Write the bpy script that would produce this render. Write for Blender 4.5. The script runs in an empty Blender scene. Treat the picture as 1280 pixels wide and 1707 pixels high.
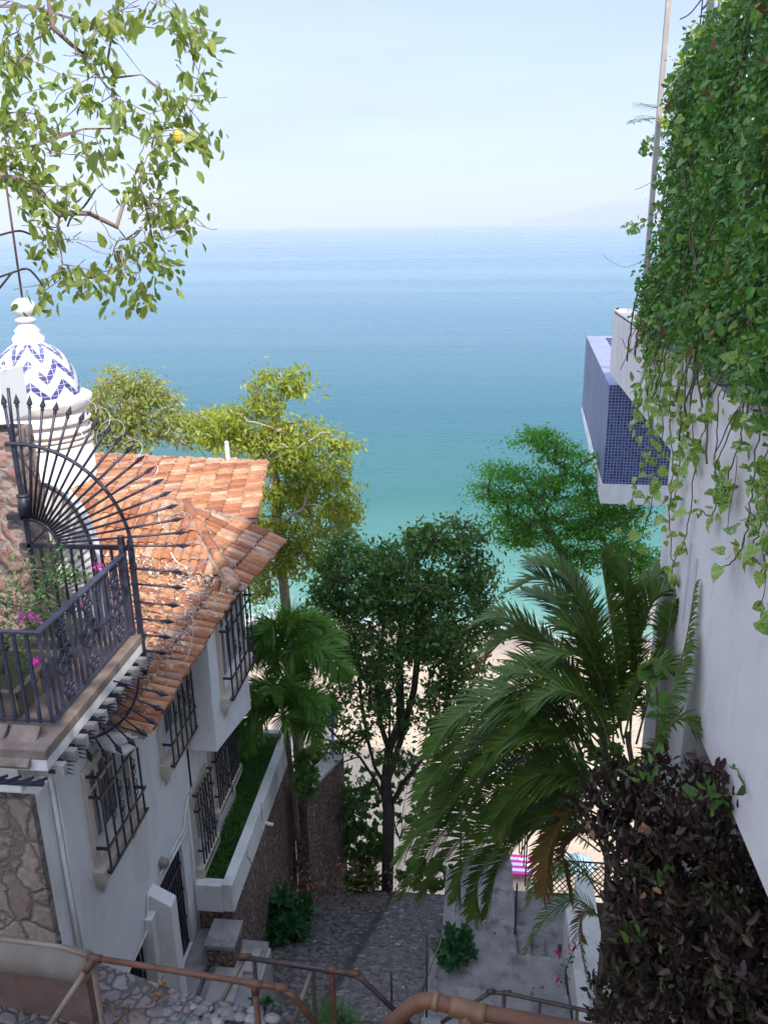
import bpy, math, random
import numpy as np
from mathutils import Vector
random.seed(7); RNG=np.random.default_rng(7)
R_=math.radians
sc=bpy.context.scene
# ---------------------------------------------------------------- camera, sky, sun, exposure
F=1400.0; CZ=25.0
PITCH,YAW,ROLL=R_(18.9),R_(6.6),R_(-0.9)
f0=np.array([-math.sin(YAW),math.cos(YAW),0]); r0=np.array([math.cos(YAW),math.sin(YAW),0]); u0=np.array([0,0,1.])
cF=f0*math.cos(PITCH)-u0*math.sin(PITCH); cU=u0*math.cos(PITCH)+f0*math.sin(PITCH)
_c,_s=math.cos(ROLL),math.sin(ROLL)
cR,cU=r0*_c+cU*_s, cU*_c-r0*_s
cam=bpy.data.cameras.new('camera'); co=bpy.data.objects.new('camera',cam); sc.collection.objects.link(co)
from mathutils import Matrix
M=Matrix(((cR[0],cU[0],-cF[0],0),(cR[1],cU[1],-cF[1],0),(cR[2],cU[2],-cF[2],CZ),(0,0,0,1)))
co.matrix_world=M
cam.sensor_fit='VERTICAL'; cam.sensor_height=36; cam.lens=36*F/1707; cam.clip_end=60000; cam.clip_start=0.05
sc.camera=co
SUN=Vector((0.40,-0.60,0.69)).normalized()
w=bpy.data.worlds.new('World'); sc.world=w; w.use_nodes=True
nt=w.node_tree; nt.nodes.clear()
out=nt.nodes.new('ShaderNodeOutputWorld'); bg=nt.nodes.new('ShaderNodeBackground')
sky=nt.nodes.new('ShaderNodeTexSky'); sky.sky_type='NISHITA'; sky.sun_disc=False
sky.sun_elevation=math.asin(SUN.z); sky.sun_rotation=math.atan2(SUN.x,SUN.y)
sky.air_density=1.0; sky.dust_density=0.4; sky.ozone_density=1.6
# thin high cloud streaks
tc=nt.nodes.new('ShaderNodeTexCoord'); mp=nt.nodes.new('ShaderNodeMapping'); mp.inputs['Scale'].default_value=(1.2,1.2,7)
no=nt.nodes.new('ShaderNodeTexNoise'); no.inputs['Scale'].default_value=1.6; no.inputs['Detail'].default_value=6; no.inputs['Roughness'].default_value=.55
rp=nt.nodes.new('ShaderNodeValToRGB'); rp.color_ramp.elements[0].position=.45; rp.color_ramp.elements[0].color=(.78,.78,.78,1); rp.color_ramp.elements[1].position=.75; rp.color_ramp.elements[1].color=(.96,.96,.96,1)
mx=nt.nodes.new('ShaderNodeMix'); mx.data_type='RGBA'; mx.inputs[7].default_value=(1.18,1.62,3.0,1)
L=nt.links.new
L(tc.outputs['Generated'],mp.inputs[0]); L(mp.outputs[0],no.inputs['Vector']); L(no.outputs['Fac'],rp.inputs[0]); L(rp.outputs[0],mx.inputs[0]); L(sky.outputs[0],mx.inputs[6]); no2=nt.nodes.new('ShaderNodeTexNoise'); no2.inputs['Scale'].default_value=2.3; no2.inputs['Detail'].default_value=7; no2.inputs['Roughness'].default_value=.6; no2.inputs['Distortion'].default_value=.6
rp2=nt.nodes.new('ShaderNodeValToRGB'); rp2.color_ramp.elements[0].position=.46; rp2.color_ramp.elements[0].color=(0,0,0,1); rp2.color_ramp.elements[1].position=.8; rp2.color_ramp.elements[1].color=(.7,.7,.7,1)
mp2=nt.nodes.new('ShaderNodeMapping'); mp2.inputs['Scale'].default_value=(1,1,5.5); mp2.inputs['Location'].default_value=(3,1,0); mx2=nt.nodes.new('ShaderNodeMix'); mx2.data_type='RGBA'; mx2.inputs[7].default_value=(2.1,2.42,3.05,1)
L(tc.outputs['Generated'],mp2.inputs[0]); L(mp2.outputs[0],no2.inputs['Vector']); L(no2.outputs['Fac'],rp2.inputs[0]); L(rp2.outputs[0],mx2.inputs[0]); L(mx.outputs[2],mx2.inputs[6])
# added out-of-view sky brightening, behind the viewpoint and overhead, to fill the shade
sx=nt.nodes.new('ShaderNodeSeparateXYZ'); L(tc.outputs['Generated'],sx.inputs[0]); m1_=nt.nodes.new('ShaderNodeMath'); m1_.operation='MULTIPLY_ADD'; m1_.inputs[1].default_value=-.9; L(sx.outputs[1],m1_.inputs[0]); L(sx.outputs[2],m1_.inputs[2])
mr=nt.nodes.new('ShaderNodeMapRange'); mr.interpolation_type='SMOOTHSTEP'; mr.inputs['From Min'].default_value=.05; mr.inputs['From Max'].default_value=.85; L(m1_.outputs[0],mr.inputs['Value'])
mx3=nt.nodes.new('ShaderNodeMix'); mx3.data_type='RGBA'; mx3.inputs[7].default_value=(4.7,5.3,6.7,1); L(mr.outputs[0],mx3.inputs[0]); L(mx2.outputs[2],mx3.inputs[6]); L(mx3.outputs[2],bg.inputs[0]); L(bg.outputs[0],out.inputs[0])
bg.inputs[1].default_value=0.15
sl=bpy.data.lights.new('sun','SUN'); sl.energy=2.5; sl.angle=R_(.5); sl.color=(1,.94,.85)
so=bpy.data.objects.new('sun',sl); sc.collection.objects.link(so); so.rotation_euler=SUN.to_track_quat('Z','Y').to_euler(); so.location=(20,-30,60)
sc.view_settings.view_transform='Standard'; sc.view_settings.look='None'; sc.view_settings.exposure=1.18; sc.view_settings.gamma=1
# ---------------------------------------------------------------- measuring helpers (pixel of the photo -> point on a real plane)
C0=np.array([0,0,CZ])
def dr(px,py): return cR*(px-640)/F-cU*(py-853.5)/F+cF
def onx(px,py,x): v=dr(px,py); return C0+v*(x/v[0])
def ony(px,py,y): v=dr(px,py); return C0+v*(y/v[1])
def onz(px,py,z): v=dr(px,py); return C0+v*((z-CZ)/v[2])
def ppm(y): return y/F/0.97   # metres per pixel at depth y
# ---------------------------------------------------------------- mesh helpers
COL=sc.collection
def A(*a): return np.array(a,float)
def norm(v): v=np.asarray(v,float); return v/(np.linalg.norm(v,axis=-1,keepdims=True)+1e-9)
class MB:
    def __init__(s): s.v=[]; s.f=[]; s.r=[]; s.sm=[]
    def add(s,vs,fs,r=None,smooth=False):
        o=len(s.v); s.v.extend([tuple(map(float,p)) for p in vs]); s.f.extend([tuple(i+o for i in f) for f in fs])
        rr=random.random() if r is None else r
        s.r.extend([rr]*len(fs)); s.sm.extend([smooth]*len(fs)); return s
    def box(s,a,b,r=None):
        x0,y0,z0=[min(p,q) for p,q in zip(a,b)]; x1,y1,z1=[max(p,q) for p,q in zip(a,b)]
        return s.add([(x0,y0,z0),(x1,y0,z0),(x1,y1,z0),(x0,y1,z0),(x0,y0,z1),(x1,y0,z1),(x1,y1,z1),(x0,y1,z1)],
          [(0,3,2,1),(4,5,6,7),(0,1,5,4),(1,2,6,5),(2,3,7,6),(3,0,4,7)],r)
    def prism(s,poly,d,r=None):   # poly: 3D points (planar), extruded by d
        n=len(poly); a=[np.array(p,float) for p in poly]; b=[p+np.array(d,float) for p in a]
        return s.add(a+b,[tuple(range(n))[::-1],tuple(range(n,2*n))]+[(i,(i+1)%n,n+(i+1)%n,n+i) for i in range(n)],r)
    def tube(s,path,rad,n=6,r=None,cap=True,smooth=True,sq=False):
        P=[np.array(p,float) for p in path]; m=len(P)
        if not hasattr(rad,'__len__'): rad=[rad]*m
        vs=[]; prev=None
        for i,p in enumerate(P):
            t=norm(P[min(i+1,m-1)]-P[max(i-1,0)])
            if prev is None:
                ref=A(0,0,1) if abs(t[2])<.9 else A(0,1,0)
                a=norm(np.cross(t,ref))
            else:
                a=norm(prev-t*np.dot(prev,t))
            b=np.cross(t,a); prev=a
            for k in range(n):
                an=2*math.pi*(k+.5)/n; vs.append(p+(a*math.cos(an)+b*math.sin(an))*rad[i])
        fs=[(i*n+k,i*n+(k+1)%n,(i+1)*n+(k+1)%n,(i+1)*n+k) for i in range(m-1) for k in range(n)]
        if cap: fs+= [tuple(range(n))[::-1],tuple((m-1)*n+k for k in range(n))]
        return s.add(vs,fs,r,smooth and n>4)
    def lathe(s,prof,c,n=24,r=None,smooth=True):   # prof: (radius,z)
        c=np.array(c,float); vs=[]
        for (ra,z) in prof:
            for k in range(n):
                a=2*math.pi*k/n; vs.append(c+A(ra*math.cos(a),ra*math.sin(a),z))
        m=len(prof)
        fs=[(i*n+k,i*n+(k+1)%n,(i+1)*n+(k+1)%n,(i+1)*n+k) for i in range(m-1) for k in range(n)]
        return s.add(vs,fs,r,smooth)
    def blob(s,c,rad,r=None,jit=.12):
        c=np.array(c,float); vs=[c+A(0,0,-rad[2])]; n=7
        for z,q in ((-.6,.8),(.1,1),(.65,.72)):
            for k in range(n):
                a=2*math.pi*k/n; j=1+random.uniform(-jit,jit); vs.append(c+A(math.cos(a)*q*rad[0]*j,math.sin(a)*q*rad[1]*j,z*rad[2]))
        vs.append(c+A(0,0,rad[2]))
        fs=[(0,1+(k+1)%n,1+k) for k in range(n)]
        for l in range(2): fs+=[(1+l*n+k,1+l*n+(k+1)%n,1+(l+1)*n+(k+1)%n,1+(l+1)*n+k) for k in range(n)]
        fs+=[(1+2*n+k,1+2*n+(k+1)%n,3*n+1) for k in range(n)]
        return s.add(vs,fs,r,True)
    def build(s,name,mat,parent=None,loc=None,bevel=0):
        me=bpy.data.meshes.new(name); me.from_pydata(s.v,[],s.f)
        at=me.attributes.new('rnd','FLOAT','FACE'); at.data.foreach_set('value',s.r)
        me.polygons.foreach_set('use_smooth',s.sm); me.update()
        o=bpy.data.objects.new(name,me); COL.objects.link(o); me.materials.append(mat)
        if parent: 
            o.parent=parent; o.matrix_parent_inverse=Matrix.Identity(4); o.location=-Vector(parent.location) if not parent.parent else (0,0,0)
        if bevel:
            md=o.modifiers.new('bevel','BEVEL'); md.width=bevel; md.segments=2; md.limit_method='ANGLE'
        return o
def npmesh(name,V,Fc,rnd,mat,parent=None,smooth=False):
    me=bpy.data.meshes.new(name); V=np.ascontiguousarray(V,dtype=np.float32).reshape(-1,3); Fc=np.asarray(Fc,dtype=np.int32)
    k=Fc.shape[1]; n=len(Fc)
    me.vertices.add(len(V)); me.vertices.foreach_set('co',V.ravel())
    me.loops.add(n*k); me.loops.foreach_set('vertex_index',Fc.ravel())
    me.polygons.add(n); me.polygons.foreach_set('loop_start',np.arange(0,n*k,k,dtype=np.int32))
    me.update(calc_edges=True)
    if smooth: me.polygons.foreach_set('use_smooth',np.ones(n,bool))
    at=me.attributes.new('rnd','FLOAT','FACE'); at.data.foreach_set('value',np.asarray(rnd,dtype=np.float32))
    o=bpy.data.objects.new(name,me); COL.objects.link(o); me.materials.append(mat)
    if parent: o.parent=parent; o.location=-Vector(parent.location) if not parent.parent else (0,0,0)
    return o
def thing(name,label,cat,loc=(0,0,0),group=None):
    o=bpy.data.objects.new(name,None); o.empty_display_size=.2; COL.objects.link(o); o.location=tuple(float(q) for q in loc)
    o['label']=label; o['category']=cat
    if group: o['group']=group
    return o
def tag(o,label,cat,group=None):
    o['label']=label; o['category']=cat
    if group: o['group']=group
    return o
def struct(o,label=None,cat=None,kind='structure'):
    o['kind']=kind
    if label: o['label']=label
    if cat: o['category']=cat
    return o
# ---------------------------------------------------------------- materials
def newmat(name):
    m=bpy.data.materials.new(name); m.use_nodes=True; n=m.node_tree; b=n.nodes['Principled BSDF']; return m,n,b
def N(nt,t,**kw):
    n=nt.nodes.new(t)
    for k,v in kw.items(): setattr(n,k,v)
    return n
def ramp(nt,src,stops,interp='LINEAR'):
    r=N(nt,'ShaderNodeValToRGB'); cr=r.color_ramp; cr.interpolation=interp
    while len(cr.elements)<len(stops): cr.elements.new(.5)
    for e,(p,c) in zip(cr.elements,stops): e.position=p; e.color=(*c,1) if len(c)==3 else c
    nt.links.new(src,r.inputs[0]); return r.outputs[0]
def noise(nt,vec,scale,detail=4,rough=.55,dist=0):
    n=N(nt,'ShaderNodeTexNoise'); n.inputs['Scale'].default_value=scale; n.inputs['Detail'].default_value=detail; n.inputs['Roughness'].default_value=rough; n.inputs['Distortion'].default_value=dist
    nt.links.new(vec,n.inputs['Vector']); return n
def mix(nt,f,a,b,mode='MIX'):
    m=N(nt,'ShaderNodeMix',data_type='RGBA',blend_type=mode)
    for i,x in ((0,f),(6,a),(7,b)):
        if hasattr(x,'links') or hasattr(x,'is_output'): nt.links.new(x,m.inputs[i])
        elif i==0: m.inputs[0].default_value=x
        else: m.inputs[i].default_value=(*x,1)
    return m.outputs[2]
def mapping(nt,vec,scale=(1,1,1),rot=(0,0,0)):
    m=N(nt,'ShaderNodeMapping'); m.inputs['Scale'].default_value=scale; m.inputs['Rotation'].default_value=rot; nt.links.new(vec,m.inputs[0]); return m.outputs[0]
def bump(nt,b,h,strength=.3,dist=.02):
    n=N(nt,'ShaderNodeBump'); n.inputs['Strength'].default_value=strength; n.inputs['Distance'].default_value=dist
    nt.links.new(h,n.inputs['Height']); nt.links.new(n.outputs[0],b.inputs['Normal']); return n
def obj_co(nt): return N(nt,'ShaderNodeTexCoord').outputs['Object']
def mottled(name,c1,c2,scale=6,rough=.8,bs=.25,bd=.01,metal=0,stain=None,stainscale=1.2,fine=60):
    m,n,b=newmat(name); v=obj_co(n); a=noise(n,v,scale,6).outputs['Fac']
    col=ramp(n,a,[(.3,c1),(.7,c2)])
    if stain:
        s=noise(n,mapping(n,v,(1,1,.35)),stainscale,8,.65).outputs['Fac']; f=ramp(n,s,[(.52,(0,0,0)),(.72,(1,1,1))])
        col=mix(n,f,col,stain)
    n.links.new(col,b.inputs['Base Color']); b.inputs['Roughness'].default_value=rough; b.inputs['Metallic'].default_value=metal
    bump(n,b,noise(n,v,fine,5).outputs['Fac'],bs,bd); return m
def leafmat(name,cols,trans=.35,rough=.45,spec=.4,tcol=None):
    m,n,b=newmat(name); at=N(n,'ShaderNodeAttribute',attribute_name='rnd')
    k=len(cols); col=ramp(n,at.outputs['Fac'],[(i/max(k-1,1),c) for i,c in enumerate(cols)])
    v=obj_co(n); nz=noise(n,v,9,3).outputs['Fac']; col=mix(n,ramp(n,nz,[(.35,(0,0,0)),(.75,(.55,.55,.55))]),col,tuple(min(1,q*1.5) for q in cols[k//2]))
    if name=='pothos_leaf': col=mix(n,ramp(n,noise(n,v,38,2,.5,1.5).outputs['Fac'],[(.5,(0,0,0)),(.56,(.8,.8,.8))]),col,(.42,.46,.12))
    n.links.new(col,b.inputs['Base Color']); b.inputs['Roughness'].default_value=rough; b.inputs['Specular IOR Level'].default_value=spec
    tr=N(n,'ShaderNodeBsdfTranslucent'); hs=N(n,'ShaderNodeHueSaturation'); hs.inputs['Value'].default_value=1.7; hs.inputs['Saturation'].default_value=1.1; hs.inputs['Hue'].default_value=.485
    n.links.new(col,hs.inputs['Color']); n.links.new(hs.outputs[0],tr.inputs[0])
    ms=N(n,'ShaderNodeMixShader'); ms.inputs[0].default_value=trans
    o=n.nodes['Material Output']; n.links.new(b.outputs[0],ms.inputs[1]); n.links.new(tr.outputs[0],ms.inputs[2]); n.links.new(ms.outputs[0],o.inputs['Surface'])
    return m
def stonemat(name,cols,mortar,scale=(3,3,3),mw=.05,rnd=1,dark=.5,bd=.03):
    m,n,b=newmat(name); v=obj_co(n)
    wn=noise(n,v,2.5,3); wv=N(n,'ShaderNodeVectorMath',operation='MULTIPLY_ADD'); n.links.new(wn.outputs['Color'],wv.inputs[0]); wv.inputs[1].default_value=(.35,.35,.35); n.links.new(v,wv.inputs[2])
    vv=mapping(n,wv.outputs[0],scale)
    c=N(n,'ShaderNodeTexVoronoi',feature='F1'); n.links.new(vv,c.inputs['Vector']); c.inputs['Scale'].default_value=1; c.inputs['Randomness'].default_value=rnd
    e=N(n,'ShaderNodeTexVoronoi',feature='DISTANCE_TO_EDGE'); n.links.new(vv,e.inputs['Vector']); e.inputs['Scale'].default_value=1; e.inputs['Randomness'].default_value=rnd
    sp=N(n,'ShaderNodeSeparateColor'); n.links.new(c.outputs['Color'],sp.inputs[0])
    k=len(cols); col=ramp(n,sp.outputs[0],[(i/(k-1),q) for i,q in enumerate(cols)])
    nz=noise(n,v,14,8,.65).outputs['Fac']; col=mix(n,ramp(n,nz,[(.35,(0,0,0)),(.7,(.6,.6,.6))]),col,tuple(q*dark for q in cols[0]))
    mo=mix(n,ramp(n,noise(n,v,30,4).outputs['Fac'],[(.3,(0,0,0)),(.7,(1,1,1))]),mortar,tuple(q*.6 for q in mortar))
    f=ramp(n,e.outputs['Distance'],[(mw*.6,(1,1,1)),(mw*1.4,(0,0,0))]); col=mix(n,f,col,mo)
    n.links.new(col,b.inputs['Base Color']); b.inputs['Roughness'].default_value=.85
    h=N(n,'ShaderNodeMath',operation='MULTIPLY_ADD'); n.links.new(ramp(n,e.outputs['Distance'],[(0,(0,0,0)),(mw*2.5,(1,1,1))]),h.inputs[0]); h.inputs[1].default_value=1; 
    h2=N(n,'ShaderNodeMath',operation='MULTIPLY'); n.links.new(nz,h2.inputs[0]); h2.inputs[1].default_value=.6; n.links.new(h2.outputs[0],h.inputs[2])
    bump(n,b,h.outputs[0],.8,bd); return m
M_white=mottled('white_plaster',(.70,.70,.71),(.79,.79,.79),2.2,.85,.25,.008,stain=(.55,.54,.53),stainscale=1.3,fine=30)
M_wallR=mottled('terrace_plaster',(.60,.555,.54),(.67,.62,.60),1.4,.88,.3,.01,stain=(.45,.41,.385),stainscale=1.3,fine=25)
M_whiteB=mottled('white_paint_dirty',(.66,.65,.64),(.78,.77,.76),3,.85,.25,.008,stain=(.42,.40,.37),stainscale=2.4)
M_stoneTrim=mottled('cream_trim',(.50,.43,.36),(.60,.52,.45),5,.8,.2,.005)
M_iron=mottled('wrought_iron',(.022,.022,.04),(.04,.04,.065),12,.42,.3,.002,metal=.2)
M_rail=mottled('painted_iron',(.04,.042,.07),(.07,.072,.11),12,.4,.3,.002,metal=.15)
M_rust=mottled('rusty_pipe',(.06,.024,.013),(.15,.062,.032),9,.62,.4,.003,metal=.2,stain=(.07,.045,.04),stainscale=3)
M_pipeD=mottled('dark_pipe',(.045,.04,.045),(.12,.075,.06),9,.5,.3,.002,metal=.3)
M_pipeT=mottled('tan_pipe',(.13,.10,.07),(.22,.17,.13),7,.7,.3,.003,stain=(.2,.09,.04),stainscale=3)
M_conc=mottled('concrete',(.21,.20,.21),(.34,.325,.325),3,.9,.6,.012,stain=(.10,.095,.09),stainscale=3.2,fine=40)
M_slab=mottled('stained_slab',(.15,.105,.085),(.27,.21,.185),5,.9,.5,.01,stain=(.09,.07,.065),stainscale=3)
M_coping=mottled('weathered_coping',(.105,.088,.072),(.18,.15,.125),3,.85,.5,.012,stain=(.17,.10,.08),stainscale=2)
M_stoneH=stonemat('flagstone_wall',[(.24,.17,.14),(.36,.27,.22),(.30,.22,.20),(.42,.33,.27)],(.19,.16,.14),(3.6,3.6,2.6),.055)
M_stoneP=stonemat('pink_stone_wall',[(.30,.16,.14),(.36,.21,.18),(.26,.15,.13),(.40,.28,.24)],(.34,.28,.24),(5,5,4.2),.09)
M_stoneR=stonemat('rubble_wall',[(.26,.15,.13),(.38,.24,.20),(.20,.12,.105),(.44,.32,.28)],(.15,.11,.10),(9,9,7),.08,bd=.05)
M_cobbed=mottled('mortar_bed',(.055,.05,.05),(.11,.10,.095),9,.95,.6,.02,stain=(.05,.055,.03),stainscale=2)
M_soil=mottled('soil',(.05,.035,.025),(.10,.075,.05),6,.95,.8,.03)
M_trunk=mottled('bark',(.09,.065,.05),(.17,.13,.10),8,.9,.7,.02)
M_trunkL=mottled('pale_bark',(.26,.20,.155),(.40,.33,.26),8,.85,.6,.02)
M_trunkD=mottled('dark_bark',(.035,.027,.022),(.07,.055,.045),8,.9,.7,.02)
M_twig=mottled('twig_bark',(.16,.11,.10),(.28,.21,.18),10,.85,.4,.004)
M_glass,_n,_b=newmat('window_glass'); _b.inputs['Roughness'].default_value=.15; _n.links.new(ramp(_n,noise(_n,mapping(_n,obj_co(_n),(1,9,.6)),1.5,3).outputs['Fac'],[(.42,(.025,.03,.035)),(.55,(.30,.29,.27)),(.7,(.42,.41,.39))]),_b.inputs['Base Color'])
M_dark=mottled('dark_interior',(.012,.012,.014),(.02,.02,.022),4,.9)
M_wood=mottled('grey_wood',(.18,.15,.13),(.28,.24,.21),6,.8)
def cobmat():
    m,n,b=newmat('cobble_stone'); at=N(n,'ShaderNodeAttribute',attribute_name='rnd'); v=obj_co(n)
    col=ramp(n,at.outputs['Fac'],[(0,(.10,.09,.095)),(.5,(.20,.185,.185)),(.8,(.31,.285,.28)),(.95,(.30,.20,.17)),(1,(.5,.48,.46))])
    col=mix(n,ramp(n,noise(n,v,25,5).outputs['Fac'],[(.4,(0,0,0)),(.7,(.6,.6,.6))]),col,(.07,.065,.065))
    n.links.new(col,b.inputs['Base Color']); b.inputs['Roughness'].default_value=.7; bump(n,b,noise(n,v,60,4).outputs['Fac'],.4,.005); return m
M_cob=cobmat()
def rooftile():
    m,n,b=newmat('clay_tile'); at=N(n,'ShaderNodeAttribute',attribute_name='rnd'); v=obj_co(n)
    col=ramp(n,at.outputs['Fac'],[(0,(.24,.08,.04)),(.3,(.37,.135,.06)),(.55,(.45,.19,.085)),(.82,(.52,.26,.13)),(.94,(.56,.36,.25)),(1,(.30,.17,.13))])
    s=noise(n,mapping(n,v,(3,8,3)),1.4,8,.75).outputs['Fac']; col=mix(n,ramp(n,s,[(.46,(0,0,0)),(.64,(.85,.85,.85))]),col,(.19,.095,.065))
    s2=noise(n,v,11,6,.7).outputs['Fac']; col=mix(n,ramp(n,s2,[(.55,(0,0,0)),(.75,(.6,.6,.6))]),col,(.58,.42,.34))
    n.links.new(col,b.inputs['Base Color']); b.inputs['Roughness'].default_value=.85; bump(n,b,noise(n,v,50,5).outputs['Fac'],.5,.006); return m
M_tile=rooftile()
M_mortar=mottled('roof_mortar',(.27,.19,.145),(.43,.35,.28),14,.95,.8,.02,stain=(.2,.15,.12),stainscale=4)
# ---------------------------------------------------------------- leaves, twigs, trees, palms
def leaf_tpl(kind):
    if kind=='small': return A((0,0,0),(.3,.5,.06),(0,1,-.08),(-.3,.5,.06)).reshape(-1,3),[(0,1,2,3)]
    if kind=='lance': return np.array([(0,0,0),(.16,.3,.05),(.13,.7,.03),(0,1,-.14),(-.13,.7,.03),(-.16,.3,.05)],float),[(0,1,2,3),(0,3,4,5)]
    if kind=='oval': return np.array([(0,0,0),(.27,.3,.07),(.24,.68,.05),(0,1,-.12),(-.24,.68,.05),(-.27,.3,.07)],float),[(0,1,2,3),(0,3,4,5)]
    if kind=='heart': return np.array([(0,.08,0),(.34,0,.06),(.44,.3,.05),(.26,.68,.02),(0,1,-.14),(-.26,.68,.02),(-.44,.3,.05),(-.34,0,.06)],float),[(0,1,2,3),(0,3,4,4),(0,4,5,5),(0,5,6,7)]
def frames(d,n):
    d=norm(d); x=norm(np.cross(d,n)); z=np.cross(x,d); return np.stack([x,d,z],axis=1)  # rows
def leaves(pos,d,nrm,size,kind='small',wid=1.0):
    V,Fc=leaf_tpl(kind); V=V.copy(); V[:,0]*=wid
    if kind=='heart': Fc=[(0,1,2,3),(0,3,4,5),(0,5,6,7)]
    if kind=='small': Fc=[(0,1,2,3)]
    Fr=frames(d,nrm); N_=len(pos)
    P=np.einsum('kj,njm->nkm',V,Fr)*np.asarray(size).reshape(-1,1,1)+pos[:,None,:]
    Fa=np.array(Fc)[None]+ (np.arange(N_)*len(V))[:,None,None]
    return P.reshape(-1,3),Fa.reshape(-1,4),len(Fc)
def rdir(n,bias=(0,0,0),s=1.0): return norm(RNG.normal(size=(n,3))*s+np.array(bias))
def foliage(name,pos,mat,parent,size=.08,kind='small',dirb=(0,0,-.5),nb=(0,0,.6),var=.35,wid=1.0,rbase=None,rvar=1.0):
    n=len(pos); sz=size*(1+var*RNG.normal(size=n)).clip(.4,1.8)
    P,Fa,k=leaves(pos,rdir(n,dirb),rdir(n,nb),sz,kind,wid)
    r=RNG.random(n)*rvar if rbase is None else (rbase*.55+RNG.random(n)*.45)
    return npmesh(name,P,Fa,np.repeat(r,k),mat,parent)
def skeleton(trunk,targets,jit=.12,seg=4,extra=()):
    """grow limbs from a trunk polyline to every target; returns nodes,parents"""
    nodes=[np.array(p,float) for p in trunk]; par=[-1]+list(range(len(trunk)-1)); base=nodes[0]
    for st,pts in extra:
        l_=st
        for q in pts: nodes.append(np.array(q,float)); par.append(l_); l_=len(nodes)-1
    T=sorted([np.array(t,float) for t in targets],key=lambda t:np.linalg.norm(t-nodes[-1])+0*abs(t[2]))
    ends=[]
    for t in T:
        Nn=np.array(nodes); dd=np.linalg.norm(Nn-t,axis=1)+np.clip(Nn[:,2]-t[2],0,9)*.6; dd[0]+=2
        i=int(np.argmin(dd)); a=nodes[i]; L_=np.linalg.norm(t-a)
        if L_<.05: ends.append(i); continue
        k=max(2,min(seg,int(L_/.25)+1)); last=i
        for j in range(1,k+1):
            u=j/k; p=a+(t-a)*u+A(0,0,math.sin(u*math.pi)*.1*L_)+np.array([random.gauss(0,jit*L_*.35) for _ in range(3)])*(1-u if j==k else 1)*math.sin(u*math.pi)
            nodes.append(p); par.append(last); last=len(nodes)-1
        ends.append(last)
    return nodes,par,ends
def limbs(name,nodes,par,r_tip,r_base,mat,parent,n=6,pw=2.3):
    cnt=[0.]*len(nodes); ch=[[] for _ in nodes]
    for i,p in enumerate(par):
        if p>=0: ch[p].append(i)
    for i in range(len(nodes)-1,-1,-1): cnt[i]=sum(cnt[c] for c in ch[i]) if ch[i] else 1.
    mxc=max(cnt); rad=[r_tip+(r_base-r_tip)*(c/mxc)**(1/pw*1.2) if mxc>1 else r_tip for c in cnt]
    mb=MB()
    # chains
    started=set()
    def chain(start,first):
        path=[nodes[start]]; rr=[min(rad[start],rad[first]*1.15)]; cur=first
        while True:
            path.append(nodes[cur]); rr.append(rad[cur])
            if not ch[cur]: break
            nx=max(ch[cur],key=lambda c:cnt[c])
            for c in ch[cur]:
                if c!=nx: stack.append((cur,c))
            cur=nx
        mb.tube(path,rr,n if rr[0]>.02 else 4,r=random.random())
    stack=[]
    if ch[0]:
        nx=max(ch[0],key=lambda c:cnt[c])
        for c in ch[0]:
            if c!=nx: stack.append((0,c))
        chain(0,nx)
    while stack: s_,c=stack.pop(); chain(s_,c)
    return mb.build(name,mat,parent)
def ell(px,py,y,rx,ry,ryy=None):
    c=ony(px,py,y); k=np.linalg.norm(c-C0)/F/0.985; return c,A(rx*k,(ryy if ryy else min(rx,ry)*k),ry*k)
def inell(c,r,n,shell=.35):
    u=rdir(n); q=(RNG.random(n)**(1/3))[:,None]; q=shell+(1-shell)*q; return c+u*q*r
def tree(name,label,cat,trunk,crown,ncl,lpc,mat,bark,size=.08,kind='small',spread=.22,flat=1.0,r_tip=.008,r_base=.12,dirb=(0,0,-.5),nb=(0,0,.6),wid=1.,group=None,jit=.12,shell=.3,dens=None,extra=()):
    t=thing(name,label,cat,trunk[0],group); base=np.array(trunk[0])
    vol=np.array([max(e[1][0]*e[1][2],.05) for e in crown]); 
    if dens: vol=vol*np.array(dens)
    pr=vol/vol.sum(); targets=[]
    for e,p in zip(crown,pr): targets+=list(inell(e[0],e[1],max(1,int(round(ncl*p))),shell))
    nodes,par,ends=skeleton(trunk,targets,jit,extra=extra)
    limbs('trunk',nodes,par,r_tip,r_base,bark,t)
    T=np.array(targets); n=len(T)*lpc; ci=np.repeat(np.arange(len(T)),lpc)
    cs=RNG.random(len(T)); sp=spread*(.6+.8*RNG.random(len(T)))
    g=RNG.normal(size=(n,3))*A(1,1,flat)*sp[ci][:,None]*.6
    pos=T[ci]+g
    foliage('crown',pos,mat,t,size,kind,dirb,nb,rbase=cs[ci],wid=wid)
    return t
def leaflets(B,D,Nn,Ln,W,droop,segs=3):
    """strips: B base, D dir, Nn normal, all (n,3)"""
    n=len(B); side=norm(np.cross(D,Nn)); ss=np.linspace(0,1,segs+1); prof=np.interp(ss,[0,.25,.7,1],[.5,1,.75,.06])
    P=B[:,None,:]+D[:,None,:]*(Ln[:,None]*ss)[:,:,None]; P[:,:,2]-=(droop*Ln)[:,None]*ss**2
    off=side[:,None,:]*(W[:,None]*prof)[:,:,None]*.5
    V=np.stack([P-off,P+off],axis=2).reshape(n,-1,3)
    q=np.array([(2*i,2*i+1,2*i+3,2*i+2) for i in range(segs)]); Fa=q[None]+(np.arange(n)*(2*(segs+1)))[:,None,None]
    return V.reshape(-1,3),Fa.reshape(-1,4),segs
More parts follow.
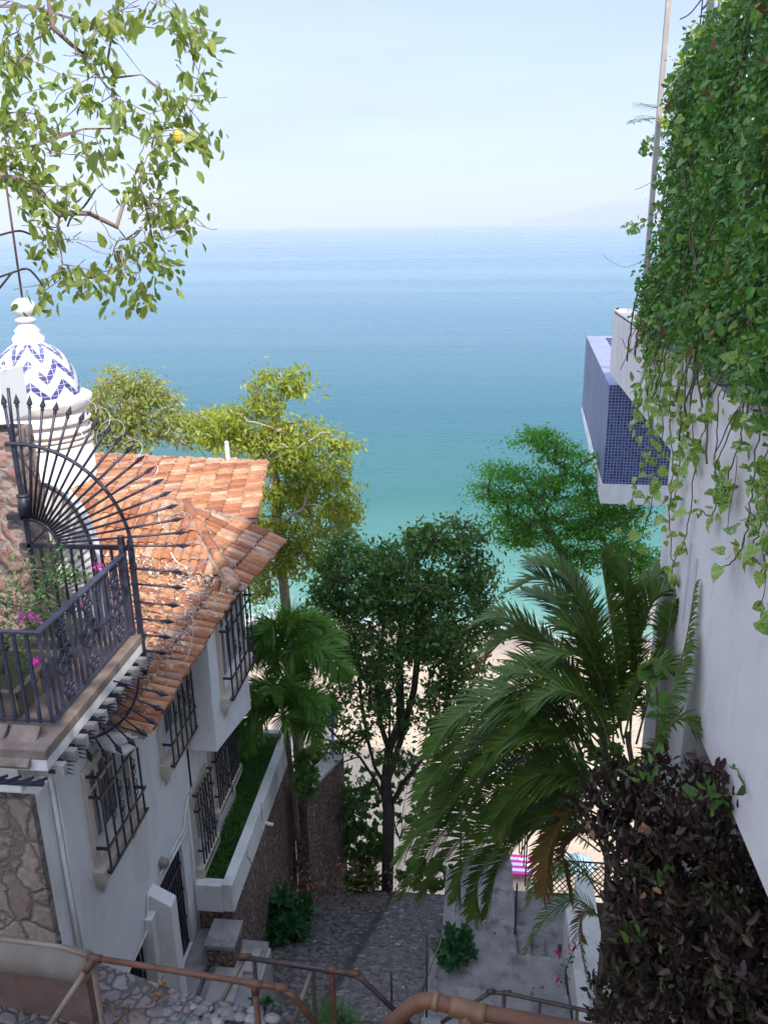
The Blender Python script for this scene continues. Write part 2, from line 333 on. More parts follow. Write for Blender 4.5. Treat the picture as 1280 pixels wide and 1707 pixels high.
def bez(pts,n=24):
    P=[np.array(p,float) for p in pts]; P=[2*P[0]-P[1]]+P+[2*P[-1]-P[-2]]; out=[]; m=len(P)-3
    for i in range(m):
        for k in range(n//m+(1 if i==m-1 else 0)):
            t=k/(n//m); a,b,c,d=P[i:i+4]; out.append(.5*((2*b)+(c-a)*t+(2*a-5*b+4*c-d)*t*t+(3*b-a-3*c+d)*t**3))
    return np.array(out)
def frond_data(pts,npair,Lf,W=.03,vee=.35,sweep=.75,plum=0,droop=.35,bare=.12,nrm=None,jit=.06):
    C=bez(pts,30); m=len(C); t=np.linspace(bare,1,npair); idx=t*(m-1); i0=np.clip(idx.astype(int),0,m-2); fr=(idx-i0)[:,None]
    P=C[i0]*(1-fr)+C[i0+1]*fr; T=norm(C[i0+1]-C[i0]); up=np.tile(A(0,0,1.) if nrm is None else np.array(nrm,float),(npair,1))
    S=norm(np.cross(T,up)); U=np.cross(S,T); Bs=[];Ds=[];Ns=[];Ls=[]
    lenp=np.interp(t,[0,.15,.4,.75,1],[.45,.8,1,.8,.35])*Lf
    for sgn in (1,-1):
        ve=vee+(RNG.normal(size=npair)*(.12+plum))[:,None]
        sw=(sweep+t*.55)[:,None]
        D=norm(S*sgn+U*ve+T*sw+RNG.normal(size=(npair,3))*jit); Bs.append(P); Ds.append(D); Ns.append(norm(U-S*sgn*ve)); Ls.append(lenp*(1+.08*RNG.normal(size=npair)))
    B=np.concatenate(Bs);D=np.concatenate(Ds);Nn=np.concatenate(Ns);Ln=np.concatenate(Ls)
    V,Fa,k=leaflets(B,D,Nn,Ln,np.full(len(B),W),np.full(len(B),droop)*(.7+.6*RNG.random(len(B))))
    return C,V,Fa,k
def palm(name,label,cat,base,fronds,mat,stemmat,fmat_stem,trunk=None,tr=.06,group=None,npair=55,Lf=.55,W=.03,plum=0,vee=.35,droop=.35):
    t=thing(name,label,cat,base,group)
    if trunk is not None:
        for path in trunk:
            C=bez(path,16); mb=MB(); mb.tube(C,[tr*(1-.25*i/len(C))*(1.08 if i%2 else 1) for i in range(len(C))],8); mb.build('trunk',stemmat,t)
    for pts in fronds:
        kw={}
        if isinstance(pts,dict): kw={k:v for k,v in pts.items() if k!='p'}; pts=pts['p']
        C,V,Fa,k=frond_data(pts,kw.get('n',npair),kw.get('L',Lf),W,kw.get('vee',vee),plum=plum,droop=kw.get('droop',droop),nrm=kw.get('nrm'))
        f=npmesh('frond',V,Fa,np.repeat(np.clip(RNG.random(len(Fa)//k)*.5+random.random()*.4,0,1),k),kw.get('mat',mat),t)
        mb=MB(); mb.tube(C,[.014*(1-.8*i/len(C)) for i in range(len(C))],5); s=mb.build('stalk',fmat_stem,f); s.location=(0,0,0)
    return t
L_mid=leafmat('leaf_mid_green',[(.035,.085,.02),(.065,.14,.03),(.12,.20,.04)],.34)
L_sun=leafmat('leaf_sun_yellow_green',[(.13,.17,.025),(.25,.30,.04),(.40,.43,.07)],.42)
L_olive=leafmat('leaf_olive',[(.15,.19,.04),(.26,.29,.07),(.38,.38,.11)],.4)
L_top=leafmat('leaf_overhang',[(.08,.12,.03),(.18,.24,.05),(.34,.38,.10)],.42)
L_fern=leafmat('leaf_fern_green',[(.05,.17,.025),(.09,.27,.035),(.17,.38,.05)],.45)
L_palm=leafmat('palm_green',[(.035,.075,.012),(.07,.125,.02),(.12,.19,.03)],.3,.36)
L_palmF=leafmat('palm_bright',[(.05,.13,.018),(.09,.21,.03),(.16,.30,.045)],.32,.4)
L_palmY=leafmat('palm_dry',[(.10,.07,.02),(.16,.10,.03),(.20,.15,.04)],.3,.5)
L_vine=leafmat('vine_green',[(.02,.07,.015),(.045,.135,.025),(.08,.20,.03),(.15,.28,.04)],.3,.35,.5)
L_poth=leafmat('pothos_leaf',[(.03,.11,.03),(.06,.17,.035),(.12,.25,.05),(.22,.32,.08)],.35,.35,.5)
L_crot=leafmat('croton_leaf',[(.010,.008,.012),(.017,.011,.015),(.028,.016,.016),(.045,.024,.016),(.03,.055,.018),(.07,.035,.018)],.15,.45,.35)
L_grass=leafmat('ground_cover_leaf',[(.025,.09,.015),(.05,.15,.025),(.09,.22,.035)],.3)
L_shrub=leafmat('shrub_leaf',[(.02,.08,.03),(.03,.12,.04),(.05,.17,.05)],.25,.35,.5)
L_dead=leafmat('dead_leaf',[(.12,.05,.025),(.2,.1,.05),(.30,.17,.08)],.2,.7)
L_mag=leafmat('magenta_bract',[(.5,.03,.28),(.65,.06,.4),(.75,.12,.5)],.35)
L_red=leafmat('red_bract',[(.5,.01,.05),(.65,.02,.08),(.7,.05,.1)],.3)
M_stalk=mottled('palm_stalk',(.10,.13,.04),(.17,.18,.06),8,.6)
M_vst=mottled('vine_stem',(.07,.06,.035),(.13,.10,.055),10,.8)
# ================================================================ SETTING: terrain, beach, sea
def sheet(name,xs,ys,zf,mat,jit=0):
    xs=np.asarray(xs,float); ys=np.asarray(ys,float); X,Y=np.meshgrid(xs,ys); Z=np.vectorize(zf)(X,Y)+ (RNG.random(X.shape)-.5)*jit
    V=np.stack([X,Y,Z],-1).reshape(-1,3); nx=len(xs); ny=len(ys)
    Fa=[(j*nx+i,j*nx+i+1,(j+1)*nx+i+1,(j+1)*nx+i) for j in range(ny-1) for i in range(nx-1)]
    return npmesh(name,V,np.array(Fa),np.zeros(len(Fa)),mat,smooth=True)
def zhill(x,y):
    b=13.2 if y<9 else (13.2-(y-9)*.5 if y<13.6 else max(10.9-(y-13.6)*1.1,1.2))
    if y<2: b=13.2+(2-y)*.35
    if x<-5: b+=0
    return b
M_hill=mottled('hill_soil',(.06,.05,.03),(.12,.11,.06),1.5,.95,.8,.05,stain=(.04,.07,.02))
struct(sheet('hillside',list(np.linspace(-60,-6,10))+list(np.linspace(-5,6,23))+list(np.linspace(8,60,10)),list(np.linspace(-40,10,12))+list(np.linspace(10.5,24,28)),zhill,M_hill,.06))
def sand():
    m,n,b=newmat('sand'); v=obj_co(n); s=N(n,'ShaderNodeSeparateXYZ'); n.links.new(v,s.inputs[0])
    a=noise(n,v,1.3,8,.65).outputs['Fac']; col=ramp(n,a,[(.3,(.50,.38,.27)),(.7,(.66,.52,.38))])
    ad=N(n,'ShaderNodeMath',operation='MULTIPLY_ADD'); n.links.new(noise(n,mapping(n,v,(.15,.6,1)),1,4).outputs['Fac'],ad.inputs[0]); ad.inputs[1].default_value=6; n.links.new(s.outputs[1],ad.inputs[2])
    wet=ramp(n,N_map(n,ad.outputs[0],46,52),[(0,(0,0,0)),(1,(1,1,1))]); col=mix(n,wet,col,(.30,.24,.19)); n.links.new(col,b.inputs['Base Color'])
    b.inputs['Roughness'].default_value=.8; bump(n,b,noise(n,mapping(n,v,(1,1,1)),2.2,6,.7).outputs['Fac'],1,.25); return m
def N_map(n,src,a,b):
    q=N(n,'ShaderNodeMapRange'); q.inputs['From Min'].default_value=a; q.inputs['From Max'].default_value=b; n.links.new(src,q.inputs['Value']); return q.outputs[0]
struct(sheet('sand_beach',np.linspace(-150,150,61),np.linspace(22,70,33),lambda x,y:1.2-(max(y-36,0)*.075)-(y-22)*.008+.05*math.sin(x*.3+y*.2),sand(),.04))
def water():
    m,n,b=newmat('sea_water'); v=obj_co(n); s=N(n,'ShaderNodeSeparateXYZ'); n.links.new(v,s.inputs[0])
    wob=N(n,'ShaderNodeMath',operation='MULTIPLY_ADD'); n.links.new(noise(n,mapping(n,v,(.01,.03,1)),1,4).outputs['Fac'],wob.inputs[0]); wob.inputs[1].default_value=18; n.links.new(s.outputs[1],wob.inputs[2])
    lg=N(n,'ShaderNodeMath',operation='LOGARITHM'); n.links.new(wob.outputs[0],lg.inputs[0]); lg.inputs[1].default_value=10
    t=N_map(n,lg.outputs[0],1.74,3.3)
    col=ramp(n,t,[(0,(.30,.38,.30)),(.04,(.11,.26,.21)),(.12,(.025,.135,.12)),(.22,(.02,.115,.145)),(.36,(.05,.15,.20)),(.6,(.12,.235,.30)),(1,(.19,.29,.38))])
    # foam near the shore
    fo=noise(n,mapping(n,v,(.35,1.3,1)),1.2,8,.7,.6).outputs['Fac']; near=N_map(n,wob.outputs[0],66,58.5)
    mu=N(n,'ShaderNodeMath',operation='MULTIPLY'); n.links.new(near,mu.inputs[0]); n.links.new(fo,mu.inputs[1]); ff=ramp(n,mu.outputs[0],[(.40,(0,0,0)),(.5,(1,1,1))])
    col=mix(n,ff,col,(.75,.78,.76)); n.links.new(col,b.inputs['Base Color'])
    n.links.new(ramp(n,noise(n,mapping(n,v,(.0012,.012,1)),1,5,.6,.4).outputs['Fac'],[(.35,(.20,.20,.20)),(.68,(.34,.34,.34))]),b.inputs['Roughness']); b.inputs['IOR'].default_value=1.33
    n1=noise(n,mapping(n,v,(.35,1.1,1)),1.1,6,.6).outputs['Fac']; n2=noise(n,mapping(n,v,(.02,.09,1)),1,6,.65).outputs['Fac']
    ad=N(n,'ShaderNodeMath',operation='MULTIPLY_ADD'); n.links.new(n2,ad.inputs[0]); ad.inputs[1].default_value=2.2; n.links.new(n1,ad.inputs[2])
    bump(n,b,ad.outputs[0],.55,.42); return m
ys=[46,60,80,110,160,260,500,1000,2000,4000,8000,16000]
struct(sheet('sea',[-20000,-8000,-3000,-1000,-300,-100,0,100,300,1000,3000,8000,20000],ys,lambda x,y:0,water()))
# far headland across the bay, on the right
def headland():
    mb=MB(); y=15000; pts=[(850,369),(880,365),(905,362),(930,357),(975,347),(1010,338),(1045,335),(1080,336),(1120,340),(1180,345),(1250,352),(1330,360)]
    top=[ony(px,py,y) for px,py in pts]; vs=[]; fs=[]
    for p in top:
        vs+= [(p[0],y-900,-2),(p[0],y,p[2]+random.uniform(-8,8)),(p[0]+200,y+1500,-2)]
    for i in range(len(top)-1):
        a=i*3; fs+=[(a,a+3,a+4,a+1),(a+1,a+4,a+5,a+2)]
    mb.add(vs,fs,smooth=False); return mb.build('far_headland',mottled('hazy_hill',(.07,.09,.06),(.12,.13,.09),.003,.9))
struct(headland())
# ---------------- alley surfaces
Zt=14.0
SL=.47
def rz_(y): return Zt-max(0,y-9.3)*SL
def onramp(px,py,dz=0):
    v=dr(px,py); t=(Zt+SL*9.3-CZ+dz)/(v[2]+SL*v[1]); p=C0+v*t
    return p if p[1]>9.3 else onz(px,py,Zt+dz)
P_cobA=MB(); P_cobA.prism([(-4.0,7.6,Zt-.02),(-4.0,9.3,Zt-.02),(-4.0,14.0,rz_(14.0)-.02),(-4.0,14.0,9),(-4.0,7.6,9)],(3.6,0,0)); struct(P_cobA.build('cobbled_path',M_cobbed))
mb=MB()
def zc(x,y): return Zt-.02-(.05 if abs(x-(-2.05+(y-9.5)*.05))<.12 else 0)
k=0
for _ in range(9500):
    x=random.uniform(-3.5,-.46); y=random.uniform(8.6,13.9)
    if abs(x-(-2.0+(y-10)*.12))<.09: continue
    left=x<-2.0+(y-10)*.12
    if left and random.random()<.45: continue
    s=random.uniform(.026,.058)*(0.8 if left else 1)
    mb.blob((x,y,rz_(y)-.018),(s*1.35,s*.9,s*.45),r=min(1,max(0,random.gauss(.45 if not left else .3,.25))))
o=mb.build('cobbles',M_cob); struct(o,'rounded river cobbles set in the path',None,'stuff'); tag(o,'grey river cobbles bedded all over the sloping path','cobbles')
mb=MB()
for i in range(5): mb.box((-.60,8.6+i*.0,13.0),(1.55,8.61,13.01)) if 0 else None
mb.box((-.60,9.02,9.0),(1.52,9.70,Zt+.13)); mb.box((-.58,9.702,9.0),(1.52,10.50,Zt)); [mb.box((-.405,10.502+i*.39,9.0),(.80,10.502+(i+1)*.39-.003,Zt-.004-.035*i)) for i in range(5)]
mb.box((-.62,7.3,9.0),(1.54,9.018,Zt+.27))
for i in range(4): mb.box((.802+i*.24,10.504,9.2),(1.04+i*.24-.002,11.25,Zt-.16*(i+1)))
mb.box((.802,11.252,9.4),(1.9,12.4,Zt-.5))
for i in range(5): mb.box((-.1,12.455+i*.28,8.5),(.80,12.73+i*.28-.002,Zt-.18*(i+1)))
struct(mb.build('concrete_steps',M_conc,bevel=.012))
# rubbly platform beside the house, lower left
mb=MB(); e0=onz(150,1606,19.15); e1=onz(300,1648,19.15); e2=onz(425,1690,19.0); e3=onz(520,1760,18.9)
mb.prism([(-4.0,0.5,19.15),(e3[0],.5,19.1),(e3[0],e3[1],19.0),(e2[0],e2[1],19.05),(e1[0],e1[1],19.12),(e0[0],e0[1],19.2),(-4.0,e0[1]-.05,19.2)][::-1],(0,0,-2.6))
M_rubT=stonemat('stone_platform_top',[(.13,.115,.12),(.18,.16,.165),(.18,.125,.12),(.22,.20,.20)],(.085,.075,.07),(9,9,9),.08,dark=.6,bd=.02)
struct(mb.build('stone_landing',M_rubT))
mb=MB()
for _ in range(900):
    u=random.random(); x=random.uniform(-2.95,-1.0); y=random.uniform(3.2,4.95)
    ymax=np.interp(x,[e0[0],e1[0],e2[0],e3[0]],[e0[1],e1[1],e2[1],e3[1]])
    if y>ymax-.04: continue
    s=random.uniform(.02,.06); mb.blob((x,y,19.1+.02*u),(s*1.2,s,s*.4),r=min(1,max(0,random.gauss(.22,.2))),jit=.25)
o=mb.build('loose_stones',M_cob); struct(o,None,None,'stuff'); tag(o,'bedded cobbles and pale chips on the stone landing','cobbles')
# lower rough ground in front of the cobbles
mb=MB(); mb.box((-2.6,6.6,12.9),(-.64,8.6,Zt+.12)); mb.box((-2.3,8.75,13.2),(-.63,8.95,Zt+.18)); struct(mb.build('stone_kerb',stonemat('kerb_stone',[(.2,.15,.14),(.28,.2,.18),(.15,.12,.12)],(.08,.07,.065),(7,7,7),.08)))
mb=MB()
for _ in range(500):
    x=random.uniform(-2.55,-.7); y=random.uniform(7,8.7); s=random.uniform(.03,.07); mb.blob((x,y,Zt+.12),(s*1.2,s,s*.35),r=min(1,max(0,random.gauss(.55,.25))))
o=mb.build('kerb_cobbles',M_cob); o['kind']='stuff'; tag(o,'pinkish cobbles in front of the grass tuft below the middle railing','cobbles')
# ================================================================ WHITE HOUSE on the left
XW=-4.0
house=thing('white_house','white plastered house with clay tile roof, barred windows and projecting bay','house',(-5,9,14))
def wall_x(mb,x,y0,y1,z0,z1,holes,depth=.16):
    ysx=sorted(set([y0,y1]+[h[i] for h in holes for i in (0,1)])); zsx=sorted(set([z0,z1]+[h[i] for h in holes for i in (2,3)]))
    for i in range(len(ysx)-1):
        for j in range(len(zsx)-1):
            a,b,c,d=ysx[i],ysx[i+1],zsx[j],zsx[j+1]; ym,zm=(a+b)/2,(c+d)/2
            if any(h[0]<ym<h[1] and h[2]<zm<h[3] for h in holes): continue
            mb.add([(x,a,c),(x,b,c),(x,b,d),(x,a,d)],[(0,1,2,3)])
    for (a,b,c,d) in holes:
        xi=x-depth; mb.add([(x,a,c),(x,b,c),(x,b,d),(x,a,d),(xi,a,c),(xi,b,c),(xi,b,d),(xi,a,d)],[(0,4,5,1),(1,5,6,2),(2,6,7,3),(3,7,4,0)])
WIN=[(7.02,7.92,18.48,19.60),(8.98,9.80,18.42,19.62),(9.78,10.30,16.05,17.25),(10.66,11.10,16.35,17.45),(11.30,11.66,16.35,17.3)]
DOOR=(8.42,9.25,15.05,16.85)
mb=MB(); wall_x(mb,XW,6.12,9.85,13.2,20.02,[w_ for w_ in WIN[:2]]+[(6.9,7.85,14.6,16.6),DOOR])
wall_x(mb,XW,9.85,11.75,13.2,20.02,WIN[2:]); mb.box((-4.9,11.75,13.2),(-4.75,13.4,20.0)); mb.box((-4.9,11.74,13.2),(XW-.001,11.749,20.0)); mb.box((-4.8,11.75,19.0),(XW-.001,13.4,20.0))
mb.box((-8,13.402,13.2),(-4.5,13.42,20.0)); mb.box((-8,6.12,13.2),(XW-.3,6.14,20.0))
mb.build('wall',M_white,house)
# bay: projecting upper block
XB=-3.58; BW=(10.32,11.42,18.62,19.9)
mb=MB(); wall_x(mb,XB,9.85,11.62,17.95,20.02,[BW],.12)
mb.add([(XW,9.85,17.95),(XB,9.85,17.95),(XB,9.85,20.02),(XW,9.85,20.02)],[(0,1,2,3)])
mb.add([(XW,11.62,17.55),(XB,11.62,17.55),(XB,11.62,20.02),(XW,11.62,20.02)],[(3,2,1,0)])
mb.add([(XW,9.85,17.95),(XB,9.85,17.95),(XB,11.62,17.55),(XW,11.62,17.55)],[(0,3,2,1)]); mb.add([(XB,9.85,17.95),(XB,11.62,17.95),(XB,11.62,17.55)],[(0,2,1)])
mb.build('bay',M_white,house)
def window(x,a,b,c,d,dp,sill=True,kind=0):
    fw=.10
    mb=MB()
    for (p,q,r,s) in ((a-fw,a-.002,c-fw,d+fw),(b+.002,b+fw,c-fw,d+fw),(a,b,d+.002,d+fw)): mb.box((x-.02,p,r),(x+.045,q,s))
    mb.box((x-.02,a-fw-.03,c-fw-.06),(x+.07,a-fw+.06,c-fw+.05))
    fr=mb.build('window',M_stoneTrim,house,bevel=.008)
    if sill:
        mb=MB(); mb.box((x-.02,a-fw-.05,c-fw-.07),(x+.13,b+fw+.05,c-.003)); mb.box((x+.0,a-fw-.01,c-fw-.15),(x+.08,b+fw,c-fw-.073))
        for q in (a-.02,b-.04):
            mb.prism([(x+.001,q,c-fw-.152),(x+.07,q,c-fw-.152),(x+.05,q,c-fw-.22),(x+.02,q,c-fw-.30),(x+.001,q,c-fw-.33)],(0,.06,0))
        s=mb.build('sill',M_stoneTrim,fr,bevel=.008); s.location=(0,0,0)
    mb=MB(); xi=x-dp+.012; mb.add([(xi,a,c),(xi,b,c),(xi,b,d),(xi,a,d)],[(0,1,2,3)]); s=mb.build('pane',M_glass,fr); s.location=(0,0,0)
    mb=MB()
    for q in (a+.02,(a+b)/2,b-.02): mb.box((xi+.003,q-.02,c),(xi+.03,q+.02,d))
    for q in (c+.02,c+(d-c)*.62,d-.02): mb.box((xi+.004,a,q-.016),(xi+.028,b,q+.016))
    s=mb.build('casement',M_whiteB,fr); s.location=(0,0,0)
    mb=MB(); xo=x+(.16 if kind==0 else .11); e=.03
    for i in range(6):
        y=a-e+(b-a+2*e)*i/5; mb.box((xo-.010,y-.010,c-.10),(xo+.010,y+.010,d+.06))
    for q in (c-.06,c+(d-c)*.22,c+(d-c)*.80,d+.03):
        mb.box((xo+.011,a-e-.06,q-.018),(xo+.024,b+e+.06,q+.018))
        for y in (a-e-.05,b+e+.03): mb.box((x-.01,y,q-.015),(xo+.0105,y+.02,q+.015))
    # scrolls and diamonds on alternate bars
    for i in (1,2,3,4):
        y=a-e+(b-a+2*e)*i/5
        for zf in ((.5,) if i%2 else (.38,.62)):
            z=c+(d-c)*zf; s_=.075
            for sg in (1,-1):
                mb.tube([(xo+.015,y,z+sg*s_*1.6),(xo+.02,y+.045,z+sg*s_*1.0),(xo+.02,y+.012,z+sg*s_*.45),(xo+.02,y+.055,z),],.007,4)
                mb.tube([(xo+.015,y,z+sg*s_*1.6),(xo+.02,y-.045,z+sg*s_*1.0),(xo+.02,y-.012,z+sg*s_*.45),(xo+.02,y-.055,z),],.007,4)
            mb.blob((xo+.02,y,z),(.02,.03,.03))
    s=mb.build('grille',M_iron,fr); s.location=(0,0,0)
    return fr
for i,w_ in enumerate(WIN): window(XW,*w_,.16,True,0 if i<2 else 1)
window(XB,*BW,.12,True)
# doorway
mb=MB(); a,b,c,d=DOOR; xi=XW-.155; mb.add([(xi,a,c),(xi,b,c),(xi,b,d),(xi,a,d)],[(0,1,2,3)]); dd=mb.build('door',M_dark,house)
mb=MB()
for i in range(11): y=a+.02+(b-a-.04)*i/10; mb.box((XW-.07,y-.011,c),(XW-.048,y+.011,d))
for q in (c+.05,c+.5,c+1.0,c+1.45,d-.03): mb.box((XW-.047,a,q-.02),(XW-.033,b,q+.02))
s=mb.build('grille',M_iron,dd); s.location=(0,0,0)
mb=MB(); mb.box((XW+.002,8.02,14.4),(XW+.30,8.22,16.92)); mb.prism([(XW+.002,8.02,16.922),(XW+.30,8.02,16.922),(XW+.002,8.02,17.10)],(0,.20,0))
mb.box((XW+.002,7.86,15.6),(XW+.10,8.018,16.85)); mb.build('buttress',M_white,house,bevel=.01)
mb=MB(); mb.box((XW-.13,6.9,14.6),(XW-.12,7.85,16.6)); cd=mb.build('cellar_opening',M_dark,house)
mb=MB()
for i in range(10): y=6.95+i*.095; mb.box((XW-.06,y-.01,14.6),(XW-.04,y+.01,16.6))
s=mb.build('grille',M_iron,cd); s.location=(0,0,0)
mb=MB(); mb.tube([(XW+.03,6.9,16.66),(XW+.03,7.85,16.68),(XW+.03,8.0,17.1)],.016,5); mb.tube([(XW+.03,8.42,17.06),(XW+.03,9.3,17.02),(XW+.03,9.52,17.3),(XW+.03,9.62,17.35)],.016,5)
mb.tube([(XW+.03,9.55,17.3),(XW+.03,9.5,14.9)],.014,5); mb.tube([(XW+.05,8.5,17.0),(XW+.05,9.4,16.96)],.02,5)
mb.tube([(XW+.03,6.35,20.2),(XW+.03,6.33,16.0)],.022,6); mb.tube([(XW+.03,6.42,20.1),(XW+.03,6.40,16.0)],.014,6); mb.tube([(XW+.03,6.35,20.2),(XW+.03,6.6,20.25)],.02,6)
mb.build('conduit',M_whiteB,house)
mb=MB(); mb.prism([(XW+.01,8.46,17.1),(XW+.1,8.46,17.1),(XW+.1,8.46,17.17),(XW+.01,8.46,17.22)],(0,.10,0)); mb.box((XW+.101,8.48,17.11),(XW+.11,8.54,17.16)); mb.build('door_lamp',M_wood,house)
# cornice band under the eave at the near end
mb=MB(); ec=[(-4.0,7.0,19.85),(-3.55,7.35,19.78),(-3.5,7.75,19.75),(-3.5,9.8,19.86),(-4.0,9.8,19.86)]
mb.prism([(-4.9,7.2,19.88),(-3.62,7.2,19.88),(-3.5,7.45,19.88),(-3.5,9.84,19.88),(-4.9,9.84,19.88)],(0,0,.07)); mb.tube([(-3.98,7.3,19.82),(-3.66,7.3,19.74),(-3.6,7.5,19.74)],.07,8)
mb.build('cornice',M_whiteB,house)
# roof faces
TW=.142; TL=.29
def inpoly(p,poly):
    c=False; n=len(poly); j=n-1
    for i in range(n):
        if (poly[i][1]>p[1])!=(poly[j][1]>p[1]) and p[0]<(poly[j][0]-poly[i][0])*(p[1]-poly[i][1])/(poly[j][1]-poly[i][1])+poly[i][0]: c=not c
        j=i
    return c
def tileface(poly3,eave0,eave1,up,tw=TW,tl=TL,over=.05,mortar_rows=()):
    """poly3: planar polygon; tiles in columns running down to the eave line"""
    e0=np.array(eave0,float); E=norm(np.array(eave1,float)-e0); U=np.array(up,float); U=norm(U-E*np.dot(U,E)); Nn=norm(np.cross(E,U))
    if Nn[2]<0: Nn=-Nn
    pp=[(np.dot(np.array(p)-e0,E),np.dot(np.array(p)-e0,U)) for p in poly3]
    us=[p[0] for p in pp]; vs_=[p[1] for p in pp]
    base=MB(); base.prism([np.array(p)+Nn*-.01 for p in poly3],Nn*-.05); t=MB(); mo=MB()
    nc=int((max(us)-min(us))/tw)+2; nr=int((max(vs_)-min(vs_))/tl)+2
    for ci in range(-1,nc):
        u=min(us)+(ci+.5)*tw; wob=random.uniform(-.012,.012)
        for ri in range(0,nr):
            v=min(vs_)+ri*tl+random.uniform(-.015,.015)+(-over if ri==0 else 0)
            if not inpoly((u,v+tl*.5),pp): continue
            rr=random.random(); r0_=tw*.50; r1_=tw*.42; seg=6; L_=tl*1.16; lift=random.uniform(0,.01); tl_=random.uniform(-.03,.03); P=[]
            for (s,rad,h) in ((0,r0_,.030+lift),(L_,r1_,.004+lift)):
                for k in range(seg+1):
                    a=math.pi*k/seg; P.append(e0+E*(u+wob+tl_*s-math.cos(a)*rad)+U*(v+s)+Nn*(h+math.sin(a)*rad*.72))
            th=.016
            for (s,rad,h) in ((0,r0_-th,.030+lift),(L_,r1_-th,.004+lift)):
                for k in range(seg+1):
                    a=math.pi*k/seg; P.append(e0+E*(u+wob+tl_*s-math.cos(a)*rad)+U*(v+s)+Nn*(h+math.sin(a)*rad*.72))
            m=seg+1; fs=[(k,k+1,m+k+1,m+k) for k in range(seg)]+[(2*m+k,k,k+1,2*m+k+1)[::-1] for k in range(seg)]
            t.add(P,fs,rr,True)
            # channel tile between
            P=[e0+E*(u+tw/2+q*tw*.42)+U*(v+s)+Nn*(.004-.02*(1-abs(q))*(1)+(.012 if s==0 else 0)) for s in (0,L_) for q in (-1,0,1)]
            t.add(P,[(0,1,4,3),(1,2,5,4)],random.random(),False)
            if ri in mortar_rows: mo.blob(e0+E*(u+tw/2)+U*(v+.01)+Nn*.02,(.035,.045,.045),jit=.4)
    return base,t,mo
def roofface(poly,e0,e1,up,rows=(),**k):
    base,t,mo=tileface(poly,e0,e1,up,mortar_rows=rows,**k)
    rf=base.build('roof',M_mortar,house); s=t.build('tiles',M_tile,rf); s.location=(0,0,0)
    if mo.v: s=mo.build('mortar',M_mortar,rf); s.location=(0,0,0)
    return rf
LE0=A(-3.42,7.30,19.93); LE1=A(-3.42,10.62,20.02)
sl_=.28
Lpoly=[LE0,LE1,LE1+A(-2.3,0,2.3*sl_),LE0+A(-2.3,0,2.3*sl_)]
roofface(Lpoly,LE0,LE1,A(-1,0,sl_),(1,3))
q1=A(-3.36,10.66,20.03); q2=ony(470,905,12.55); q3=ony(420,862,12.75); ap=ony(310,850,12.2)
q2[2]=min(q2[2],20.12)
Nrm=np.cross(q2-q1,ap-q1); 
def planez(p0,a,b,x,y):
    n=np.cross(a-p0,b-p0); return p0[2]-(n[0]*(x-p0[0])+n[1]*(y-p0[1]))/n[2]
q3[2]=planez(q1,q2,ap,q3[0],q3[1])
roofface([q1,q2,q3,ap],q1,q2,(ap-q1)+(q3-q2),(1,))
fl=A(-6.6,12.2,ap[2]+.1); fb=A(-6.6,10.5,20.85)
fb[2]=planez(q1,ap,fl,fb[0],fb[1])
roofface([fb,q1,ap,fl],A(fb[0],10.5,fb[2]),q1,A(0.15,1,.5))
# upper roof
ur=ony(445,772,15.3); ul=ony(120,757,15.3); ll=A(-8.2,12.25,ap[2]+.32); lr=ony(428,866,12.7)
print('roof z',ur,ul,lr,ap,q1,q2,q3)
lr2=lr.copy(); n_=np.cross(ul-ur,lr-ur); ll[2]=planez(ur,ul,lr,ll[0],ll[1])
roofface([lr2,ur,ul,ll],lr2,ur,(ul-ur),(1,4),over=.02)
# hip and ridge caps
def caps(p0,p1,n,r=.1,mort=True):
    p0=np.array(p0,float);p1=np.array(p1,float); d=(p1-p0)/n; m=MB(); mo=MB()
    for i in range(n):
        a=p0+d*i; b=a+d*1.12; m.tube([a+A(0,0,.05),b+A(0,0,.03)],[r,r*.85],8)
        if mort: 
            for s in (-1,1): 
                for q in range(7): mo.blob(a+d*(q/7)+np.cross(norm(d),A(0,0,1))*s*r*1.0+A(0,0,random.uniform(-.02,.02)),(.05,.05,.05),jit=.3)
    return m,mo
m1,o1=caps(q1+A(-.02,.03,.05),ap+A(0,0,.06),5,.095)
rf=o1.build('ridge_mortar',M_mortar,house); s=m1.build('ridge_cap',M_tile,rf); s.location=(0,0,0)
o2=MB()
for i in range(110):
    u=i/109; p=ur*(1-u)+ul*u; o2.blob(p+A(0,-.03,random.uniform(0,.03)),(.07,.06,.05),jit=.35)
o2.build('verge_mortar',M_mortar,house); o2=MB()
for i in range(50):
    u=i/49; p=q3*(1-u)+ap*u; o2.blob(p+A(0,.04,random.uniform(-.01,.02)),(.06,.06,.045),jit=.35)
for i in range(60):
    u=i/59; p=ap*(1-u)+fl*u; o2.blob(p+A(0,.04,random.uniform(-.01,.02)),(.06,.06,.05),jit=.35)
o2.build('verge_mortar',M_mortar,house)
mb=MB(); vp=ony(380,765,15.2); mb.tube([vp+A(0,0,-.1),vp+A(0,0,.1),vp+A(0,0,.3)],[.05,.045,.035],8); mb.blob(vp+A(0,0,.32),(.045,.045,.04)); mb.build('vent_pipe',M_white,house)
# soffit / fascia closing the roof
mb=MB(); mb.prism([(-5.2,7.28,19.90),(-3.5,7.28,19.90),(-3.44,10.6,19.96),(-5.2,10.6,19.96)],(0,0,.012)); mb.build('soffit',M_whiteB,house)
